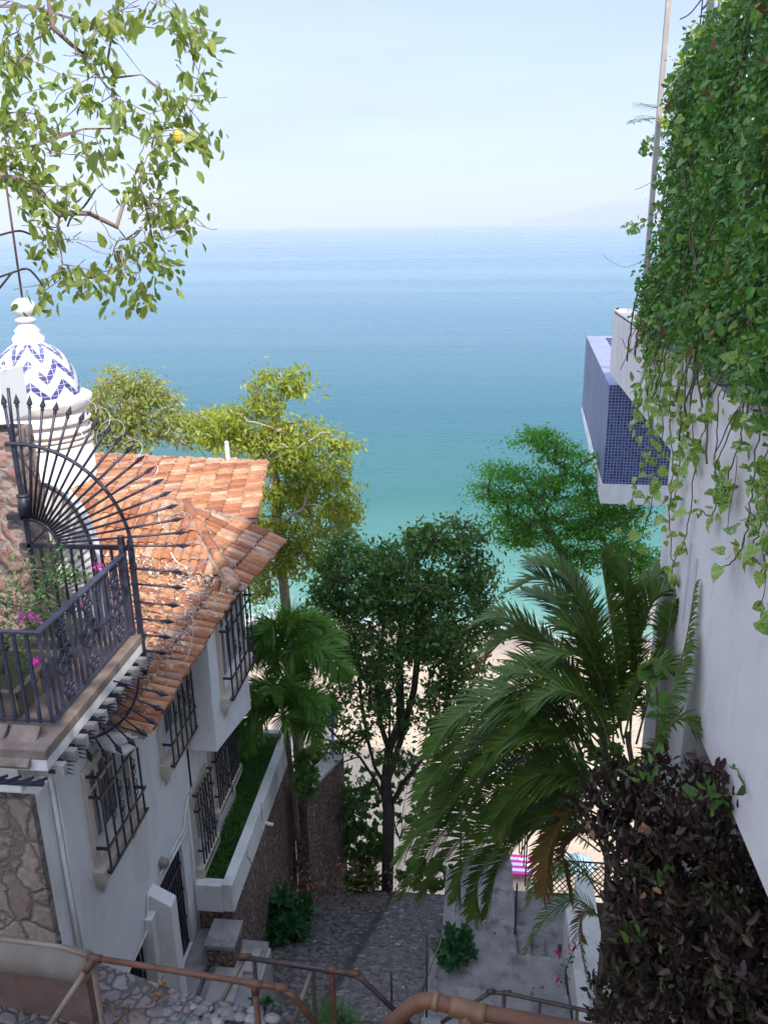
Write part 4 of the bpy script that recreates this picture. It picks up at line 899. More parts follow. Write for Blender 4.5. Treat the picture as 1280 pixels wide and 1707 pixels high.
# ================================================================ RIGHT white building
rb=thing('white_terrace_building','white terrace building with overhanging parapet wall on the right','building',(3,8,14))
XR=2.2
mb=MB(); mb.box((XR,-1.0,20.25),(XR+.35,7.93,23.52)); mb.build('parapet_wall',M_wallR,rb,bevel=.012)
mb=MB(); mb.box((XR+.02,7.932,17.0),(XR+.34,9.72,22.5)); mb.build('recessed_wall',M_wallR,rb,bevel=.01)
mb=MB(); mb.prism([(XR,7.932,22.48),(XR,14.62,22.55),(XR,14.62,23.62),(XR,7.932,23.53)],(.36,0,0)); mb.build('fascia',M_wallR,rb,bevel=.01)
mb=MB(); mb.box((XR-.006,4.2,23.524),(XR+1.2,7.9,23.56)); mb.box((XR+.0,8,23.56),(XR+2.2,14.5,23.58)); mb.build('terrace_top',M_conc,rb)
mb=MB(); mb.box((XR+.7,1,13),(XR+1.0,11.5,20.2)); mb.box((XR+.36,1,20.02),(XR+3,9.7,20.24)); mb.build('lower_wall',M_wallR,rb)
mb=MB(); mb.box((3.3,11.5,6),(3.6,14.2,20.3)); mb.build('back_wall',M_wallR,rb)
mb=MB()
for i in range(8): mb.box((XR+.66,6.0+i*.42,17.5),(XR+.698,6.12+i*.42,20.1))
mb.build('pilaster',M_conc,rb)
mb=MB()
for (px,py,pb) in ((1151,905,990),(1161,930,985)):
    a=onx(px,py,XR+.012); b=onx(px-7,pb+60,XR+.012); mb.box((XR+.012,a[1]-.035,b[2]),(XR+.0195,a[1]+.035,a[2]))
mb.build('slit',mottled('slit_shadow_grey',(.42,.42,.44),(.5,.5,.52),5),rb)
# blue mosaic box
def mosaic():
    m,n,b=newmat('blue_glass_mosaic'); v=obj_co(n)
    br=N(n,'ShaderNodeTexBrick'); br.offset=0; br.inputs['Scale'].default_value=1; br.inputs['Brick Width'].default_value=.052; br.inputs['Row Height'].default_value=.052; br.inputs['Mortar Size'].default_value=.006; br.inputs['Mortar Smooth'].default_value=.1; br.inputs['Bias'].default_value=0
    s=N(n,'ShaderNodeSeparateXYZ'); n.links.new(v,s.inputs[0]); cv=N(n,'ShaderNodeCombineXYZ')
    ad=N(n,'ShaderNodeMath',operation='ADD'); n.links.new(s.outputs[0],ad.inputs[0]); n.links.new(s.outputs[1],ad.inputs[1]); n.links.new(ad.outputs[0],cv.inputs[0]); n.links.new(s.outputs[2],cv.inputs[1]); n.links.new(cv.outputs[0],br.inputs['Vector'])
    br.inputs['Color1'].default_value=(.012,.02,.09,1); br.inputs['Color2'].default_value=(.05,.085,.26,1); br.inputs['Mortar'].default_value=(.24,.26,.36,1)
    n.links.new(br.outputs['Color'],b.inputs['Base Color']); b.inputs['Roughness'].default_value=.2; return m
M_mos=mosaic(); M_blueP=mottled('blue_grey_plaster',(.16,.18,.26),(.20,.22,.31),3,.75,.3,.01,stain=(.26,.30,.45),stainscale=2)
bx=thing('mosaic_balcony_box','cantilevered blue box clad in dark blue mosaic tiles above the sea','balcony',(2.9,15.5,20.5))
P1=onx(1003,806,2.2); P2=onx(1016,640,2.2); yb=P1[1]; zb=P1[2]; zt=22.36
fwd=norm(dr(889,366)*A(1,1,0)); far=ony(969,676,20.); 
# depth of far end: where the line from P1 along fwd projects to px 969
def projp(p): q=np.array(p)-C0; z=q@cF; return 640+F*(q@cR)/z, 853.5-F*(q@cU)/z
ln=0
for k in range(400):
    if projp(P1+fwd*(k*.02))[0]<969.5: ln=k*.02; break
rt=np.cross(fwd,A(0,0,1)); W_=1.9
a0=A(P1[0],P1[1],zb); 
def bxp(u,v,z): return A(P1[0],P1[1],z)+fwd*u+rt*v
mb=MB(); mb.add([bxp(0,0,zb),bxp(ln,0,zb),bxp(ln,0,zt),bxp(0,0,zt)],[(0,1,2,3)]); mb.add([bxp(ln,W_,zb),bxp(ln,0,zb),bxp(ln,0,zt),bxp(ln,W_,zt)],[(0,1,2,3)]); mb.build('outer_side',M_blueP,bx)
mb=MB(); mb.add([bxp(0,0.001,zb),bxp(0,W_,zb),bxp(0,W_,zt),bxp(0,0.001,zt)],[(0,1,2,3)]); mb.build('mosaic_face',M_mos,bx)
mb=MB(); tk=.42; mb.add([bxp(0,0,zt),bxp(ln,0,zt),bxp(ln,tk,zt),bxp(0,tk,zt),bxp(ln-.35,tk,zt),bxp(ln-.35,W_,zt),bxp(ln,W_,zt)],[(0,3,4,2,1),(2,4,5,6)]); mb.build('top_rim',mottled('lavender_plaster',(.22,.23,.36),(.28,.29,.42),4,.75,stain=(.2,.22,.4)),bx)
mb=MB(); mb.add([bxp(0,tk,zt),bxp(ln-.35,tk,zt),bxp(ln-.35,tk,zt-1),bxp(0,tk,zt-1)],[(0,1,2,3)]); mb.add([bxp(ln-.35,tk,zt),bxp(ln-.35,W_,zt),bxp(ln-.35,W_,zt-1),bxp(ln-.35,tk,zt-1)],[(0,1,2,3)]); mb.build('inner_lining',M_mos,bx)
mb=MB(); zz=zb-.36
mb.add([bxp(0,-.012,zb),bxp(0,W_,zb),bxp(0,W_,zz),bxp(0,-.012,zz),bxp(ln,-.012,zb),bxp(ln,W_,zb),bxp(ln,W_,zb-.12),bxp(ln,-.012,zb-.12)],[(3,2,1,0),(0,4,7,3),(3,7,6,2),(4,5,6,7),(0,1,5,4)]); s=mb.build('underslab',M_white,bx); s.location=s.location+Vector((0,-.012,-.004))
# chipped tiles
mb=MB()
for (px,py) in ((1032,799),(1038,800),(1043,801),(1035,796),(1075,795),(1101,742)):
    p=ony(px,py,yb-.006); mb.blob(p,(.05,.004,.035))
mb.build('bare_patch',M_white,bx)
# unseen block added on the right, shaped to throw shade over the alley
hb=thing('shade_block','tall white unseen block added on the right to shade the alley','building',(10,0,13))
mb=MB(); mb.box((6.2,-12,8),(14,2,37.5)); mb.box((6.2,2.002,8),(14,9.0,30.2)); mb.build('wall',M_white,hb)
mb=MB()
for k in range(8): mb.box((6.0,-12,14+k*3),(6.198,8.9 if k<6 else 2,14.25+k*3))
mb.build('floor_band',M_conc,hb)
# ================================================================ trellis and vines on the right
tr=thing('trellis','tall pale metal post trellis carrying the green vine','trellis',(2.35,9,23.5))
def post_at(px,py,x): p=onx(px,py,x); return p
yp1=onx(1105,300,2.3)[1]; yp2=onx(1205,0,2.3)[1]
M_post=mottled('trellis_metal',(.30,.27,.25),(.42,.38,.34),6,.5,metal=.3)
for y in (yp1,yp2,6.6,4.6):
    mb=MB(); mb.box((2.15,y-.035,23.5),(2.21,y+.035,30)); mb.build('post',M_post,tr)
mb=MB()
for z in np.arange(23.8,28.2,.28): mb.box((2.31,3.5,z-.008),(2.33,yp1-1.2,z+.008))
for y in np.arange(4.7,yp1-1.2,.25): mb.box((2.305,y-.006,23.6),(2.317,y+.006,27.6))
mb.build('mesh_panel',M_pipeD,tr)
vn=thing('vine_curtain','dense green vine curtain covering the trellis above the white parapet','climbing plant',(2.3,8,23.5))
# region on the wall plane: silhouette in (y,z)
sil=[(onx(px+8,py,2.08)) for px,py in ((1108,150),(1112,230),(1100,300),(1095,360),(1085,420),(1072,480),(1062,555),(1075,575),(1115,560),(1180,605),(1280,655),(1400,720),(1400,-100),(1215,-100),(1210,10),(1175,50),(1150,80),(1130,130))]
poly=[(p[1],p[2]) for p in sil]
ys_=[p[0] for p in poly]; zs_=[p[1] for p in poly]
pos=[];cl=[]
while len(pos)<700:
    y=random.uniform(max(3,min(ys_)),max(ys_)); z=random.uniform(min(zs_),max(zs_))
    if inpoly((y,z),poly): pos.append((2.17-abs(random.gauss(0,.07))-.09*math.sin(y*3.3+z*2.1)*math.sin(z*4.0-y),y,z))
CLP=np.array(pos)
def gen(n,per,size,kind,mat,name,sp=.12,rv=None):
    idx=RNG.integers(0,len(CLP),n); c=CLP[idx]; P=np.repeat(c,per,0)+RNG.normal(size=(n*per,3))*A(.07,sp,sp)
    keep=np.array([1]*len(P),bool); rb_=np.repeat(RNG.random(n),per)
    return foliage(name,P,mat,vn,size,kind,(-.5,0,-.5),(-.9,-.5,.5),rbase=rb_)
gen(1900,13,.050,'oval',L_vine,'foliage',.13); gen(380,8,.080,'oval',L_vine,'broad_leaves',.16); gen(260,5,.07,'heart',L_poth,'light_leaves')
M_backing=mottled('vine_mat',(.012,.025,.01),(.03,.04,.015),20,.95,1,.02)
nb_=CLP.copy(); nb_[:,0]+=.13; P=np.repeat(nb_,16,0)+RNG.normal(size=(len(nb_)*16,3))*A(.03,.14,.14); foliage('inner_leaves',P,L_vine,vn,.075,'oval',(-.3,0,-.5),(-1,0,.2))
# top-edge leaves with sunlight put into their yellow-green colour
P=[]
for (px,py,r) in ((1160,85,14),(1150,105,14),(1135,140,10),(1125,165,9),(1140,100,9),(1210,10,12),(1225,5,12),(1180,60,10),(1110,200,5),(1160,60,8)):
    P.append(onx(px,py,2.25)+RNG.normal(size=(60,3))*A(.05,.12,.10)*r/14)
foliage('sunlit_leaves',np.concatenate(P),leafmat('vine_sunlit_tint',[(.25,.33,.04),(.42,.48,.06),(.5,.52,.1)],.45,.4),vn,.06,'oval',(-.3,0,-.4),(-.6,-.4,.5))
mb=MB()
for _ in range(90):
    c=CLP[random.randrange(len(CLP))]; p=c+A(-.06,0,0); pts=[p]; dy=random.uniform(-.12,.12)
    for k in range(10): pts.append(pts[-1]+A(random.gauss(0,.012),dy+random.gauss(0,.03),-.10))
    mb.tube(pts,random.uniform(.004,.011),5)
mb.build('stems',M_vst,vn)
P=CLP[RNG.integers(0,len(CLP),110)]+A(-.12,0,0); foliage('dry_leaves',P,L_dead,vn,.075,'oval',(-.2,0,-1),(-1,0,0))
# hanging strands in front of the parapet
strands=[ # px path in plane x ~2.1
 [(1085,560),(1075,610),(1080,680),(1085,740),(1062,800),(1045,860),(1020,890)],
 [(1060,520),(1063,560),(1050,585),(1035,565)],
 [(1110,590),(1100,650),(1105,720),(1090,790),(1083,850),(1060,920),(1050,950)],
 [(1120,600),(1115,680),(1120,760),(1118,830),(1115,880),(1122,940)],
 [(1155,610),(1150,690),(1158,760),(1150,850),(1140,900),(1122,945),(1125,1010)],
 [(1140,600),(1130,660),(1138,720),(1130,780),(1125,830)],
 [(1200,650),(1195,720),(1190,780),(1200,820),(1185,860),(1168,850)],
 [(1240,660),(1235,730),(1220,770),(1205,830),(1215,800)],
 [(1265,720),(1255,790),(1250,850),(1240,900),(1225,930),(1210,945)],
 [(1280,740),(1262,820),(1265,880),(1245,920),(1270,940)],
 [(1095,570),(1070,640),(1060,690),(1062,740)],
 [(1290,760),(1275,840),(1280,900),(1270,960)],
 [(1175,620),(1180,680),(1165,740),(1150,770)],
 [(1300,1030),(1285,1025),(1275,1022),(1270,1028)]]
for si,sp_ in enumerate(strands):
    c=bez([onx(px,py,2.2-.05-.02*(si%4)) for px,py in sp_],28); c+=RNG.normal(size=c.shape)*A(.008,.012,.006)
    mb=MB(); mb.tube(c,.006,5); st=mb.build('hanging_strand',M_vst,vn)
    n=19 if si not in (13,1) else 8; idx=RNG.integers(2,len(c),n); 
    if si in(0,2,3,5,10): idx=np.concatenate([idx,RNG.integers(0,20,18)])
    p=c[idx]+RNG.normal(size=(len(idx),3))*A(.03,.06,.03)
    f=foliage('leaves',p,L_poth,st,.12 if si not in (1,) else .08,'heart',(-.2,0,-1.3),(-.9,-.9,.4),wid=.78); f.location=(0,0,0)
P=[]
for (px,py,r,n) in ((1075,590,22,60),(1070,540,18,50),(1090,640,24,60),(1105,690,16,30),(1100,560,22,60),(1130,640,20,22),(1150,760,16,24),(1170,620,18,20),(1085,500,14,50),(1255,650,24,60),(1275,720,18,34),(1265,800,14,24),(1230,600,30,60),(1160,590,25,50)):
    n=n//2; P.append(onx(px,py,2.08)+RNG.normal(size=(n,3))*A(.06,r*.009,r*.008))
foliage('spilling_leaves',np.concatenate(P),L_poth,vn,.085,'heart',(-.3,0,-.8),(-1,-.5,.5))
# thin bare tendrils
for pts in ([(1083,425),(1060,440),(1038,445),(1012,432),(1003,420)],[(1100,298),(1085,304),(1070,312),(1058,316)],[(1268,905),(1275,960),(1270,1000),(1255,1015)],[(1228,760),(1225,800),(1215,850),(1212,885)]):
    mb=MB(); mb.tube(bez([onx(px,py,2.1) for px,py in pts],16),.0035,4); mb.build('tendril',M_vst,vn)
for cl_ in ((1082,250,(0,0,0)),(1102,350,0),(1060,375,0),(1050,378,0),(1078,245,0)):
    p=onx(cl_[0],cl_[1],2.2)+RNG.normal(size=(16,3))*A(.05,.1,.04); foliage('sprig',p,L_mid,vn,.09,'oval',(0,0,-.3),(-.5,0,.3))
mb=MB(); mb.tube([onx(1108,345,2.25),onx(1085,362,2.2),onx(1050,380,2.2)],.006,4); mb.build('sprig_stem',M_vst,vn)
# overhead cable
mb=MB(); mb.tube(bez([onx(1133,32,2.2),onx(1150,22,2.2),onx(1175,-10,2.2),onx(1220,-80,2.2)],14),.008,5); tag(mb.build('cable',M_pipeD),'dark cable tied to the top of the trellis post','cable')
# small palm fronds behind the trellis
pr1=[{'p':[onx(1135,190,3.0),onx(1110,182,2.9),onx(1085,178,2.8),onx(1065,172,2.7)],'L':.42},{'p':[onx(1135,215,3.0),onx(1110,200,2.9),onx(1080,198,2.8),onx(1053,205,2.7)],'L':.45},{'p':[onx(1120,222,3.0),onx(1105,222,2.9),onx(1092,230,2.8),onx(1086,236,2.7)],'L':.2}]
palm('small_palm','thin dark palm fronds poking out left of the trellis post','palm',onx(1150,230,3.2),pr1,L_palm,M_stalk,M_stalk,[[A(3.6,onx(1150,230,3.2)[1]+.6,20),onx(1150,230,3.2)]],.05,npair=18,Lf=.4,W=.022)
# ================================================================ trees and shrubs
# tall sunlit tree beyond the roof
yT=17.5
tree('tall_sunlit_tree','tall sunlit tree with yellow-green leaves right of the clay roof','tree',[ony(505,1330,yT),ony(490,1100,yT),ony(478,1020,yT),ony(465,900,yT),ony(458,800,yT),ony(452,720,yT),ony(460,680,yT)],
 [ell(462,640,yT,62,26),ell(430,700,yT,65,38),ell(520,755,yT,60,55),ell(465,780,yT,55,60),ell(520,850,yT,72,62),ell(450,905,yT,38,55),ell(570,830,yT,28,55),ell(430,975,yT,30,28),ell(395,725,yT,45,25),ell(345,715,yT,40,22),ell(570,740,yT,22,12),ell(500,930,yT,60,35)],
 400,40,L_sun,M_trunkL,.125,'small',.24,.7,.009,.12,(0,0,-1.0),(0,0,.3),wid=.6)
# short bright top
yB=20.5
tree('spreading_tree','airy spreading olive-green tree left of the tall sunlit tree, behind the roof','tree',[ony(225,1050,yB),ony(225,850,yB),ony(220,740,yB),ony(205,700,yB)],
 [ell(205,635,yB,45,22),ell(185,680,yB,55,38),ell(250,685,yB,60,34),ell(150,700,yB,30,45),ell(305,715,yB,40,26),ell(240,650,yB,40,20),ell(345,705,yB,55,26),ell(385,735,yB,40,24),ell(200,730,yB,70,25)],
 380,26,L_olive,M_trunkL,.125,'small',.26,.6,.011,.12,(0,0,-.8),(0,0,.4),wid=.6,jit=.25)
# central dark tree
yC=14.5
def pc(px,py,dy=0): return ony(px,py,yC+dy)
tree('broad_shade_tree','dark green many-stemmed tree in the middle of the alley end','tree',[onramp(645,1484)+A(0,0,-.2),pc(647,1400,-.5),pc(648,1350,-.3),pc(643,1310,-.1),pc(648,1250),pc(650,1180)],
 [ell(600,965,yC,80,50,.9),ell(700,945,yC,100,42,1.0),ell(755,895,yC,55,25,.5),ell(800,945,yC,35,30,.5),ell(640,1045,yC,125,62,1.2),ell(755,1040,yC,80,75,1.1),ell(555,1000,yC,40,38,.5),
  ell(690,1130,yC,110,55,.9),ell(600,1170,yC,60,60,.6),ell(690,1230,yC,90,50,.6),ell(560,1240,yC,40,50,.4),ell(740,1180,yC,60,50,.5),ell(590,1330,yC,30,40,.3),ell(570,900,yC,20,16,.3),ell(700,890,yC,20,14,.3)],
 620,46,L_mid,M_trunkD,.105,'small',.20,.75,.008,.135,(0,0,-.2),(0,0,.6),wid=.75,dens=[2.6,2.6,3,2.2,2.6,2.4,2.2,1.2,1.0,.8,.9,1.1,.9,3,3],extra=[(2,[pc(625,1300,.1),pc(600,1262,.2),pc(568,1235,.2),pc(545,1210)]),(3,[pc(625,1280),pc(612,1230),pc(600,1150),pc(598,1080)]),(3,[pc(655,1275,.2),pc(672,1220,.2),pc(690,1150),pc(700,1060)]),(2,[pc(668,1310,-.2),pc(700,1270,-.3),pc(735,1215),pc(755,1120)]),(4,[pc(632,1200,-.2),pc(628,1120),pc(640,1040)]),(4,[pc(668,1200,.2),pc(665,1100),pc(672,1030)])])
# fern-leaved tree
yR=15.5
tree('feathery_tree','bright green feathery tree in front of the sea below the blue box','tree',[ony(1010,1300,yR),ony(1000,1150,yR),ony(985,1020,yR),ony(955,960,yR),ony(930,910,yR),ony(905,870,yR)],
 [ell(905,720,yR,18,10),ell(890,745,yR,50,14),ell(950,765,yR,45,16),ell(850,790,yR,45,18),ell(945,805,yR,70,22),ell(870,840,yR,60,22),ell(960,850,yR,65,30),ell(850,885,yR,45,25),ell(920,890,yR,60,30),ell(1010,880,yR,45,30),ell(1040,850,yR,25,25),ell(1030,930,yR,45,28),ell(960,930,yR,40,20),ell(1075,940,yR,22,35),ell(815,820,yR,25,14)],
 300,95,L_fern,M_trunk,.062,'small',.30,.20,.008,.10,(0,0,-.1),(0,0,1.6),wid=.8)
# overhanging foreground tree (top left), rooted left of the frame; its canopy also spreads above the camera
def tp(px,py,D=5.4): v=norm(dr(px,py)); return C0+v*D
ov=thing('overhanging_tree','leafy branches with one yellow fruit hanging in from the upper left','tree',(-6.2,2.6,18))
clp=[(20,90),(50,70),(30,110),(10,130),(5,170),(20,200),(40,215),(60,190),(30,250),(50,270),(100,205),(80,225),(115,130),(110,150),(140,160),(150,90),(160,50),(130,20),(180,20),(210,40),(200,15),(240,20),(270,10),(300,20),(320,40),(310,60),(335,50),(325,80),(350,72),(300,50),(190,50),(180,100),(150,100),(190,130),(200,190),(170,170),(210,170),(190,220),(160,230),(145,265),(175,260),(250,190),(265,150),(275,170),(290,165),(310,175),(260,220),(285,205),(330,130),(342,140),(325,225),(340,235),(352,228),(320,215),(270,240),(290,265),(245,280),(260,290),(230,300),(215,320),(240,330),(285,330),(265,350),(250,340),(300,340),(312,372),(290,350),(240,385),(255,400),(275,400),(240,420),(265,430),(270,450),(225,410),(215,450),(235,470),(220,490),(240,492),(105,320),(110,340),(60,310),(55,340),(80,380),(95,385),(60,410),(80,420),(105,440),(120,455),(150,450),(165,470),(180,490),(130,470),(60,490),(75,485),(190,415),(200,445),(120,310),(20,300),(5,280),(35,320),(10,20),(60,20),(90,15),(15,60),(0,100),(5,220),(70,240),(130,230),(60,150),(10,240),(25,180),(0,190),(40,290),(12,205)]
trunkpath=[A(-6.2,2.6,17),A(-6.0,2.9,22),A(-5.4,3.2,25.5),tp(-180,180,5.8),tp(-60,235),tp(0,250),tp(60,243),tp(110,225),tp(140,215),tp(200,214),tp(240,235)]
nodes=[np.array(p) for p in trunkpath]; par=[-1]+list(range(len(nodes)-1))
def addb(start,pts):
    last=start
    for q in pts: nodes.append(q); par.append(last); last=len(nodes)-1
addb(2,[tp(-150,10,5.6),tp(0,10),tp(60,12),tp(110,28),tp(150,38),tp(200,75),tp(235,120)])
addb(3,[tp(-90,-60,5.6),tp(80,-5),tp(88,45),tp(120,75),tp(150,110),tp(185,150),tp(210,200)])
addb(3,[tp(-60,290),tp(35,300),tp(65,315),tp(80,338),tp(100,358),tp(120,355),tp(150,356),tp(195,378),tp(212,400)])
addb(4,[tp(0,360),tp(0,450,5.6)][:0] or [tp(-20,340)])
targets=[]
Tc=[tp(px,py,5.4+random.uniform(-.5,.6)) for px,py in clp]
order=sorted(range(len(Tc)),key=lambda i:min(np.linalg.norm(Tc[i]-n_) for n_ in nodes[3:]))
for i in order:
    t=Tc[i]; Nn=np.array(nodes); dd=np.linalg.norm(Nn-t,axis=1)+np.clip(t[2]-Nn[:,2],0,9)*.3; dd[:3]+=9; j=int(np.argmin(dd)); a=nodes[j]; L_=np.linalg.norm(t-a)
    k=max(2,int(L_/.12)); last=j
    for s in range(1,k+1):
        u=s/k; q=a+(t-a)*u+A(0,0,.10*L_*math.sin(u*math.pi))+np.array([random.gauss(0,.022) for _ in range(3)])*(u<1); nodes.append(q); par.append(last); last=len(nodes)-1
# canopy above the camera
cano=[]

for t in cano:
    Nn=np.array(nodes); dd=np.linalg.norm(Nn-t,axis=1)+(Nn[:,2]<27)*5; j=int(np.argmin(dd)); nodes.append((nodes[j]+t)/2+A(0,0,.05)); par.append(j); nodes.append(t); par.append(len(nodes)-2)
# bare twigs
for _ in range(90):
    j=random.randrange(11,len(nodes)-5); a=nodes[j]; d=norm(np.array([random.gauss(0,1),random.gauss(0,1),random.gauss(-.2,.7)])); last=j
    for s in range(4): a=a+d*.055; d=norm(d+np.array([random.gauss(0,.3) for _ in range(3)])+A(0,0,.06)); nodes.append(a); par.append(last); last=len(nodes)-1
limbs('branches',nodes,par,.0022,.065,M_twig,ov,pw=1.1)
Tq=np.array(Tc); per=14; P=np.repeat(Tq,per,0)+RNG.normal(size=(len(Tq)*per,3))*A(.042,.06,.045)+A(0,0,-.02)
foliage('leaves',P,L_top,ov,.067,'oval',(0,0,-1.3),(.2,-.5,.3),wid=.85,var=.28)
bigs=np.array([tp(px,py,3.3) for px,py in ((150,105),(165,95),(185,175),(205,185),(195,170),(225,195),(205,225),(180,230),(160,250),(140,270),(195,255),(130,80),(88,85))])
foliage('near_leaves',bigs[::2],L_top,ov,.062,'oval',(0,0,-1.2),(0,-1,.2),wid=.9)
tree('added_shade_tree','unseen tree added behind the viewpoint to shade the balcony','tree',[A(2.5,-6.5,16),A(2.3,-6,24),A(1.8,-4.5,30)],[(A(1.3,-3.3,31.8),A(1.7,1.5,.9)),(A(2.2,-5,32),A(1.5,1.2,.8))],90,90,L_top,M_trunk,.15,'small',.35)  # out-of-view crown added behind the viewpoint so its shade falls on the balcony
mb=MB(); c=tp(297,227,5.3); vs=[]; mb.blob(c,(.037,.037,.046),jit=.03); fr=mb.build('fruit',mottled('yellow_fruit',(.75,.5,.05),(.8,.6,.1),6,.5),ov)
md=fr.modifiers.new('s','SUBSURF'); md.levels=2; md.render_levels=2
mb=MB()
for path in ([(-10,465),(20,455),(45,448),(60,460),(75,480)],[(-10,395),(15,388),(35,385),(55,392)],[(20,455),(0,480),(-10,490)],[(160,315),(140,345),(120,362),(113,378)]):
    mb.tube(bez([tp(px,py,5.3) for px,py in path],14),.006,5)
mb.build('bare_twig',M_trunkD,ov)
# foxtail palms behind the raised bed
def foxtail(cx,cy,y,sp,label,tb):
    c=ony(cx,cy,y); k=np.linalg.norm(c-C0)/F; fr=[]
    for (dx,dy) in sp:
        m_=c+A(dx*.5*k,random.uniform(-.35,.25),(-dy*.5+28)*k); e=c+A(dx*k,random.uniform(-.5,.3),-dy*k); fr.append({'p':[c,m_,e]})
    return palm('foxtail_palm',label,'palm',ony(tb[0],tb[1],y),fr,L_palmF,M_trunk,M_stalk,[[ony(tb[0],tb[1],y),ony((tb[0]+cx)/2+2,(tb[1]+cy)/2,y),c]],.055,npair=150,Lf=.46,W=.026,plum=.9,vee=.15,droop=.22,group=None)
foxtail(475,1080,12.9,[(-75,5),(-60,-30),(-25,-45),(20,-50),(60,-40),(95,-15),(115,20),(90,45),(-70,45),(40,40),(-20,40)],'larger plume palm beside the bay window with bushy bright fronds',(500,1330))
foxtail(472,1190,12.4,[(-65,10),(-45,-40),(-5,-65),(35,-70),(70,-35),(85,5),(60,40),(-60,45),(15,-30),(30,30)],'smaller bright plume palm rising behind the raised bed corner',(497,1400))
# shrubs
def bush(name,label,c,rad,n,size,mat,kind='lance',wid=1.2,dirb=(0,0,.9),stems=8,nb=(0,-.4,.6)):
    t=thing(name,label,'shrub',A(c[0],c[1],c[2]-rad[2])); c=np.array(c,float); rad=np.array(rad,float)
    mb=MB(); b=c-A(0,0,rad[2])
    for _ in range(stems): e=c+rdir(1)[0]*rad*.7; mb.tube([b+A(random.gauss(0,.04),random.gauss(0,.04),-.05),(b+e)/2+A(0,0,.05),e],[.012,.009,.004],5)
    mb.build('stem',M_trunk,t)
    # rosettes
    k=max(6,n//9); ce=inell(c,rad,k,.15); P=np.repeat(ce,9,0); d=rdir(len(P),dirb)+norm(P-c)*.5; nn=rdir(len(P),nb,.5)
    V,Fa,kk=leaves(P,norm(d),nn,size*(.7+.6*RNG.random(len(P))),kind,wid); npmesh('leaves',V,Fa,np.repeat(np.clip(np.repeat(RNG.random(k),9)*.6+RNG.random(len(P))*.4,0,1),kk),mat,t); return t
bush('broadleaf_shrub','glossy broad-leaved shrub at the foot of the raised bed wall',onramp(475,1560)+A(0,0,.40),(.44,.36,.42),760,.24,L_shrub)
bush('broadleaf_shrub','dark broad-leaved shrub at the foot of the second stone wall',onramp(606,1480)+A(0,0,.2),(.36,.3,.26),420,.17,L_mid)
bush('broadleaf_shrub','leafy shrub growing at the step edge beside the leaning cane',ony(760,1590,10.35),(.24,.3,.42),520,.17,L_shrub)
bush('gap_shrub','tangled shrub between the raised bed and the second stone wall',ony(522,1310,14.6),(.30,.3,1.0),1200,.12,L_mid,'oval')
bush('gap_shrub','low shrub with red flowers in the gap left of the second stone wall',ony(512,1430,13.6),(.14,.2,.6),420,.12,L_mid,'oval')
bush('terrace_edge_shrub','dark undergrowth at the foot of the many-stemmed tree',ony(600,1410,14.6),(.6,.3,.5),900,.13,L_mid,'oval')
bush('terrace_edge_shrub','dark undergrowth right of the many-stemmed tree trunk',ony(710,1460,14.4),(.7,.3,.28),700,.12,L_mid,'oval')
bush('terrace_edge_shrub','leafy sprays in front of the beach left of the tree trunk',ony(588,1345,14.9),(.35,.3,.9),420,.13,L_mid,'oval')
bush('terrace_edge_shrub','wide dark undergrowth behind the arching palm fronds above the beach',ony(800,1320,14.6)+A(0,0,-.2),(1.2,.35,1.0),1500,.12,L_mid,'oval')
bush('terrace_edge_shrub','dark leafy growth between the palm stems and the feathery tree trunk',ony(960,1250,13.2),(.75,.35,1.3),1700,.12,L_mid,'oval')
bush('terrace_edge_shrub','leafy growth around the forked trunk of the many-stemmed tree',ony(665,1330,14.9),(1.0,.35,1.0),900,.12,L_mid,'oval')
bush('gap_shrub','leafy plant hiding the bare stems of the plume palms',ony(508,1290,12.1),(.16,.25,.55),420,.13,L_mid,'oval')
# grass tuft
base=onz(560,1720,14.3); n=150
B=np.tile(base,(n,1))+RNG.normal(size=(n,3))*A(.10,.08,0); D=rdir(n,(0,0,2.6)); V,Fa,k=leaflets(B,D,rdir(n),RNG.uniform(.5,1.1,n),np.full(n,.016),np.full(n,.45),4)
tag(npmesh('grass_tuft',V,Fa,np.repeat(RNG.random(n),k),leafmat('tuft_green',[(.05,.14,.03),(.09,.22,.05),(.14,.30,.08)],.3)),'tall pale green grass tuft below the middle railing','grass')
bush('weed','small weed on the stone landing near the railing tee',ony(435,1672,6.8),(.10,.1,.07),60,.07,L_shrub)
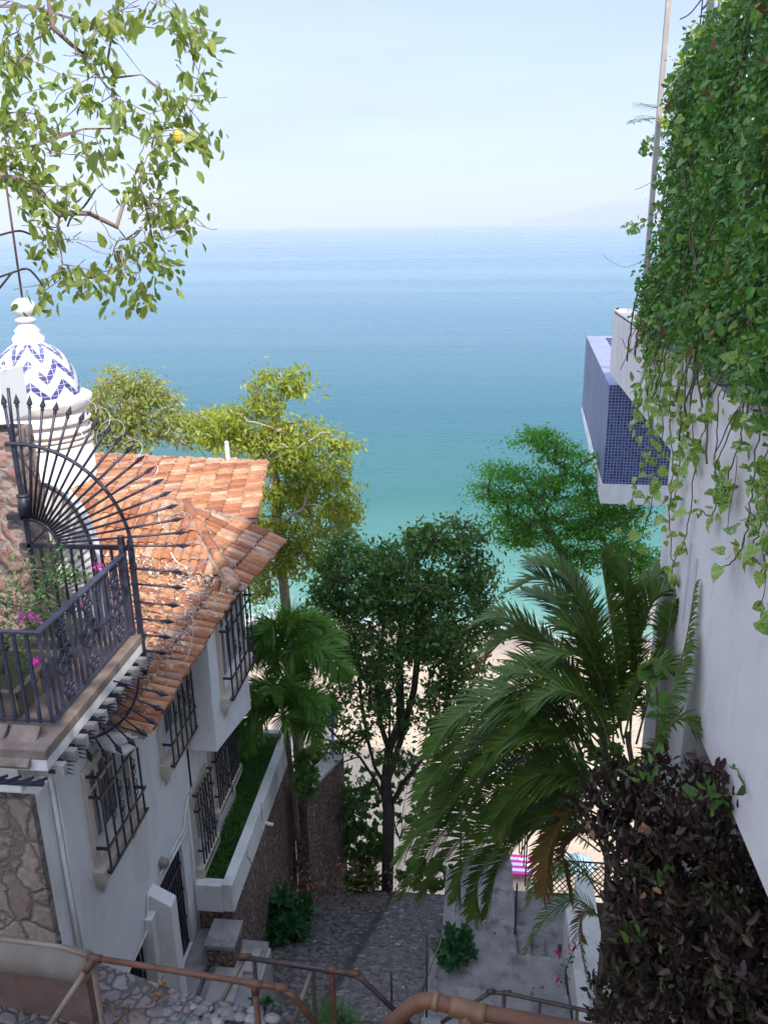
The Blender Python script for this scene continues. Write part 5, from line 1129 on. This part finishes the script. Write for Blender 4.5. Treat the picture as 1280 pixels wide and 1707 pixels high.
# palms on the right (areca clump)
def fp_(pts,y0,y1,L=.62,**k):
    n=len(pts); d=dict(p=[ony(px,py,y0+(y1-y0)*i/(n-1)) for i,(px,py) in enumerate(pts)],L=L); d.update(k); return d
ar=[fp_([(1000,1230),(985,1120),(965,1020),(905,965),(850,985)],9.0,9.6,.62),
 fp_([(1010,1200),(985,1090),(930,1010),(870,985)],9.0,10,.55),
 fp_([(1035,1220),(1025,1090),(1010,990),(1000,925)],9.0,9.2,.6,vee=.9),
 fp_([(1050,1220),(1060,1100),(1085,1010),(1110,985)],9.0,9.0,.55),
 fp_([(1020,1250),(1030,1120),(1060,1020),(1100,950)],9.1,9.4,.5),
 fp_([(1000,1230),(940,1120),(870,1060),(800,1090)],9.1,9.4,.5),
 fp_([(1010,1240),(930,1160),(850,1145),(760,1200),(715,1260)],8.6,8.2,.58),
 fp_([(1010,1260),(920,1190),(830,1180),(740,1270),(700,1330)],8.4,8.0,.58),
 fp_([(1010,1330),(920,1270),(830,1265),(740,1350),(690,1440)],8.3,8.0,.58),
 fp_([(1000,1360),(900,1310),(800,1330),(720,1410),(668,1500)],8.4,8.2,.55),
 fp_([(1000,1390),(920,1360),(850,1390),(800,1460),(790,1530)],8.2,8.1,.5),
 fp_([(990,1360),(890,1340),(790,1380),(730,1450),(700,1500)],8.6,8.6,.5),
 fp_([(1000,1300),(930,1230),(860,1230),(790,1290)],8.0,7.9,.5),
 fp_([(1010,1200),(950,1140),(880,1110),(830,1150)],8.9,8.9,.5),
 fp_([(1000,1280),(900,1240),(800,1240),(720,1310),(690,1380)],8.8,8.8,.55),
 fp_([(980,1170),(900,1080),(850,1060),(790,1120)],9.6,10,.45,mat=L_palmY),
 fp_([(1020,1420),(960,1350),(920,1400),(905,1490)],8.2,8.0,.42,mat=L_palmY),
 fp_([(1020,1430),(975,1380),(940,1420),(950,1500)],8.4,8.4,.40,mat=L_palmY),
 fp_([(1040,1240),(1010,1140),(960,1090),(900,1100)],8.8,8.6,.5),
 fp_([(1040,1240),(1000,1080),(940,960),(880,935)],9.2,9.6,.5),
 fp_([(1050,1240),(1050,1100),(1040,1000),(1050,940)],9.0,9.1,.5,vee=.7),
 fp_([(1060,1240),(1090,1130),(1110,1070),(1120,1010)],8.7,8.6,.45),
 fp_([(1030,1260),(980,1180),(910,1130),(850,1120)],8.5,8.3,.5),
 fp_([(1020,1300),(960,1230),(880,1210),(820,1250)],8.2,8.0,.5),
 fp_([(1010,1340),(950,1290),(880,1300),(820,1370)],8.1,7.9,.5),
 fp_([(1000,1380),(940,1330),(860,1350),(780,1430),(760,1500)],8.3,8.1,.5),
 fp_([(1010,1250),(930,1180),(840,1200),(760,1290),(730,1370)],8.6,8.3,.55),
 fp_([(1010,1230),(930,1100),(850,1030),(790,1040)],9.3,9.8,.5),
 fp_([(1000,1330),(900,1290),(800,1290),(710,1370),(660,1440)],8.6,8.4,.5),
 fp_([(1015,1220),(980,1100),(960,1000),(935,950)],9.3,9.7,.5),
 fp_([(1010,1290),(960,1210),(890,1180),(820,1210),(780,1270)],8.9,8.8,.5),
 fp_([(1010,1350),(950,1300),(880,1320),(830,1400)],8.0,7.8,.5),
 fp_([(1000,1410),(940,1360),(880,1380),(830,1450),(810,1530)],8.5,8.4,.48),
 fp_([(1020,1250),(990,1180),(930,1150),(870,1190)],8.2,8.0,.5),
 fp_([(1040,1230),(1060,1150),(1090,1110),(1130,1120)],8.3,8.1,.4),
 fp_([(1030,1230),(1000,1130),(970,1060),(920,1040)],8.8,8.8,.5)]
areca=palm('areca_palm','big arching areca palm clump in front of the white terrace building','palm',A(1.9,8.6,14),ar,L_palm,M_trunk,M_stalk,
  [[A(1.75,8.9,14),ony(1030,1420,8.7),ony(1005,1230,9)],[A(1.9,8.6,14),ony(1060,1400,8.6),ony(1045,1220,9)],[A(1.7,8.5,14),ony(1010,1500,8.5),ony(1005,1330,8.4)]],.04,npair=86,W=.030,droop=.22)
ar2=[fp_([(1080,1290),(1110,1180),(1140,1080),(1158,975)],7.6,7.8,.34,nrm=(1,-.2,0)),fp_([(1085,1290),(1100,1190),(1130,1130),(1150,1060)],7.4,7.6,.3,nrm=(1,0,.1)),fp_([(1080,1290),(1095,1240),(1130,1200),(1160,1215)],7.4,7.2,.3)]
palm('areca_palm','upright dark palm shoot against the end of the white parapet wall','palm',A(2.1,7.6,14),ar2,L_palm,M_trunk,M_stalk,[[A(2.1,7.6,14),ony(1075,1400,7.6),ony(1082,1290,7.5)]],.03,npair=40,W=.03)
ar3=[fp_([(1010,1540),(960,1500),(910,1530),(875,1590)],9.3,9.3,.32),fp_([(1010,1480),(950,1450),(900,1470),(880,1510)],9.6,9.6,.34),fp_([(1005,1500),(960,1440),(920,1450),(905,1500)],9.4,9.4,.32),fp_([(1000,1420),(950,1390),(900,1420),(880,1480)],9.6,9.6,.35,),fp_([(1005,1530),(975,1520),(965,1560),(975,1620)],9.2,9.1,.22,mat=L_palmY)]
palm('low_palm','low palm arching over the white stair parapet','palm',A(1.95,9.5,14),ar3,L_palmF,M_trunk,M_stalk,[[A(1.95,9.5,14),ony(1015,1560,9.4)]],.03,npair=34,W=.022)
# croton / dark shrub mass, bottom right
cr=thing('croton_bush','huge blackish croton bush filling the lower right corner','shrub',(2.2,6.2,14))
yk=6.4
E_=[ell(1120,1330,yk+.4,65,55,.4),ell(1070,1400,yk+.5,60,70,.4),ell(1190,1330,yk,50,50,.3),ell(1140,1450,yk,95,90,.5),ell(1095,1560,yk,70,110,.5),ell(1180,1580,yk-.3,110,110,.6),ell(1120,1680,yk-.3,120,90,.6),ell(1260,1640,yk-.8,60,110,.4),ell(1250,1720,yk-.9,80,60,.4),ell(1040,1330,yk+.8,60,50,.4)]
tg=[]; vol=[e[1][0]*e[1][2] for e in E_]; sv=sum(vol)
for e,v in zip(E_,vol): tg+=list(inell(e[0],e[1],max(5,int(620*v/sv)),.35))
T=np.array(tg); per=26; P=np.repeat(T,per,0)+RNG.normal(size=(len(T)*per,3))*.05; d=norm(rdir(len(P),(-.15,0,.9),.75)); V,Fa,kk=leaves(P,d,rdir(len(P),(0,-.6,.3)),.095*(.5+.9*RNG.random(len(P))),'lance',1.35)
npmesh('leaves',V,Fa,np.repeat(np.clip(np.repeat(RNG.random(len(T)),per)*.7+RNG.random(len(P))*.3,0,1),kk),L_crot,cr)
P=np.concatenate([ony(px,py,yk-.35)+RNG.normal(size=(9,3))*.05 for px,py in ((1060,1290),(1085,1300),(1170,1330),(1100,1480),(1110,1590),(1095,1630),(1200,1330),(1060,1560),(1240,1300))]); foliage('green_leaves',P,L_mid,cr,.10,'lance',(0,0,1),(0,-1,0),wid=1.3)
P=np.concatenate([ony(px,py,yk-.4)+RNG.normal(size=(4,3))*.05 for px,py in ((1075,1370),(985,1380),(1120,1500),(1130,1540),(1050,1700),(1095,1560),(1190,1690),(1075,1690),(1080,1470))]); foliage('dry_leaves',P,L_dead,cr,.11,'oval',(0,0,-1),(0,-1,0))
nodes_,par_,en_=skeleton([A(2.2,6.2,14),A(2.15,6.3,16),A(2.1,6.4,17.5)],tg[::4],.1); limbs('stems',nodes_,par_,.006,.06,M_trunk,cr)
# bougainvillea sprig on the stair parapet
bp=thing('bougainvillea_sprig','trailing sprig with red flowers hanging over the white stair parapet','plant',ony(955,1570,9.9))
c=bez([ony(975,1560,9.9),ony(955,1585,9.7),ony(945,1610,9.6),ony(940,1640,9.5)],12); mb=MB(); mb.tube(c,.005,4); mb.build('stem',M_trunkD,bp)
P=np.repeat(c,4,0)+RNG.normal(size=(len(c)*4,3))*.04; foliage('leaves',P,L_mid,bp,.045,'oval'); P=np.concatenate([ony(px,py,9.6)+RNG.normal(size=(14,3))*.028 for px,py in ((929,1586),(953,1578),(930,1634))]); foliage('flower',P,L_red,bp,.04,'oval')
# pothos leaves on the shoot near the parapet end
P=np.concatenate([ony(px,py,7.2)+RNG.normal(size=(4,3))*.05 for px,py in ((1100,1110),(1085,1120),(1095,1160),(1095,1190),(1100,1240),(1085,1100))]); b=thing('climbing_pothos','glossy pothos leaves climbing the palm stems beside the parapet end','climbing plant',ony(1090,1260,7.2)); foliage('leaves',P,L_mid,b,.17,'heart',(0,0,-.6),(-.4,-1,.2))
mb=MB(); mb.tube(bez([ony(1090,1260,7.2),ony(1095,1180,7.2),ony(1088,1100,7.2)],10),.01,5); mb.build('stem',M_vst,b)
# stair handrails and lattice beyond the landing
hr=thing('stair_railing','rusty thin handrails flanking the narrow stair down to the beach','railing',(.4,12.6,13.8))
for (px) in (-.15,1.02):
    mb=MB(); mb.tube([(px,12.3,14.8),(px,12.9,14.8),(px,14.2,13.9)],.018,6); mb.build('handrail',M_pipeD,hr)
    for y in (12.3,12.8,13.4,14.1): mb=MB(); z=14.8 if y<12.9 else 14.8-(y-12.9)*.69; mb.tube([(px,y,z-1.1),(px,y,z)],.014,6); mb.build('post',M_pipeT,hr)
mb=MB(); mb.tube([(-.15,12.9,14.45),(1.02,12.9,14.45)],.014,6); mb.tube([(-.15,13.4,14.4),(1.02,13.4,14.4)],.014,6); mb.build('crossbar',M_pipeD,hr)
lt_=thing('lattice_fence','diagonal black lattice fence behind the low palm','fence',(1.6,12.5,13.5))
mb=MB(); a=onz(880,1470,14.0); 
for i in range(14):
    x=1.1+i*.1; mb.tube([(x,12.3,13.6),(x+.55,12.3,14.3)],.009,4); mb.tube([(x,12.31,14.3),(x+.55,12.31,13.6)],.009,4)
mb.build('lattice',M_iron,lt_); mb=MB(); mb.tube([(1.05,12.3,14.32),(2.9,12.3,14.32)],.016,5); mb.tube([(1.05,12.3,13.58),(2.9,12.3,13.58)],.016,5); mb.build('frame',M_iron,lt_)
pp=onz(858,1555,14.0); mb=MB(); mb.tube([pp,pp+A(0,.0,1.0)],.016,6); mb.tube([pp,pp+A(0,0,.02)],.03,8); tag(mb.build('stair_post',M_iron),'single dark post at the head of the side steps','post')
# striped towel and pale tent on the beach
bt=thing('beach_lounger','magenta and white striped lounger on the sand beyond the narrow stair','lounger',onz(850,1445,1.2))
c=onz(850,1442,1.45); mb=MB()
for i in range(7): mb.box((c[0]-.85,c[1]-.55+i*.15,c[2]),(c[0]+.85,c[1]-.55+i*.15+.148,c[2]+.09),r=i%2)
def stripe():
    m,n,b=newmat('striped_cloth'); at=N(n,'ShaderNodeAttribute',attribute_name='rnd'); n.links.new(ramp(n,at.outputs['Fac'],[(0,(.62,.04,.32)),(1,(.8,.72,.8))]),b.inputs['Base Color']); return m
mb.build('cushion',stripe(),bt); mb=MB()
for sx in (-.75,.75):
    for sy in (-.5,.42): mb.box((c[0]+sx-.03,c[1]+sy-.03,c[2]-.4),(c[0]+sx+.03,c[1]+sy+.03,c[2]-.002))
mb.build('leg',M_whiteB,bt)
c=onz(965,1440,2.6); um=thing('beach_umbrella','pale blue beach umbrella on the sand glimpsed behind the palms','umbrella',(c[0],c[1],1.1))
mb=MB(); mb.lathe([(.02,.25),(.25,.2),(.5,.08),(.6,-.05)],c,10,smooth=False); mb.build('canopy',mottled('pale_blue_cloth',(.25,.36,.42),(.35,.45,.5),3),um); mb=MB(); mb.tube([(c[0],c[1],1.0),(c[0],c[1],c[2]+.44)],.03,6); mb.build('pole',M_whiteB,um)
# beach-side low white wall with dark pipe (right, at the shore)
c=onz(1080,1003,1.6); mb=MB(); mb.box((c[0]-2.5,c[1]-.4,.2),(c[0]+14,c[1]+.4,1.9)); tag(mb.build('shore_wall',M_conc),'low grey concrete wall on the sand at the right shore','wall')
# blue umbrella pole on the beach seen through the tree
c=onz(555,1235,1.3); mb=MB(); mb.tube([(c[0],c[1],.9),(c[0],c[1],3.6)],.09,6); mb.lathe([(.05,3.9),(.25,3.5),(.20,2.6),(.05,2.2)],(c[0],c[1],0),8); tag(mb.build('furled_umbrella',mottled('blue_cloth',(.05,.08,.3),(.08,.12,.4),4)),'furled blue beach umbrella standing on the sand behind the plume palm','umbrella')
# ================================================================ haze over the bay
hz=MB(); hz.box((-21000,-60,-3),(21000,17500,700)); m,n,b=newmat('haze'); n.nodes.remove(b); pv=N(n,'ShaderNodeVolumePrincipled'); pv.inputs['Color'].default_value=(.84,.91,1,1); pv.inputs['Density'].default_value=1.7e-4; pv.inputs['Anisotropy'].default_value=-.15
n.links.new(pv.outputs[0],n.nodes['Material Output'].inputs['Volume']); o=hz.build('haze',m); o['kind']='stuff'
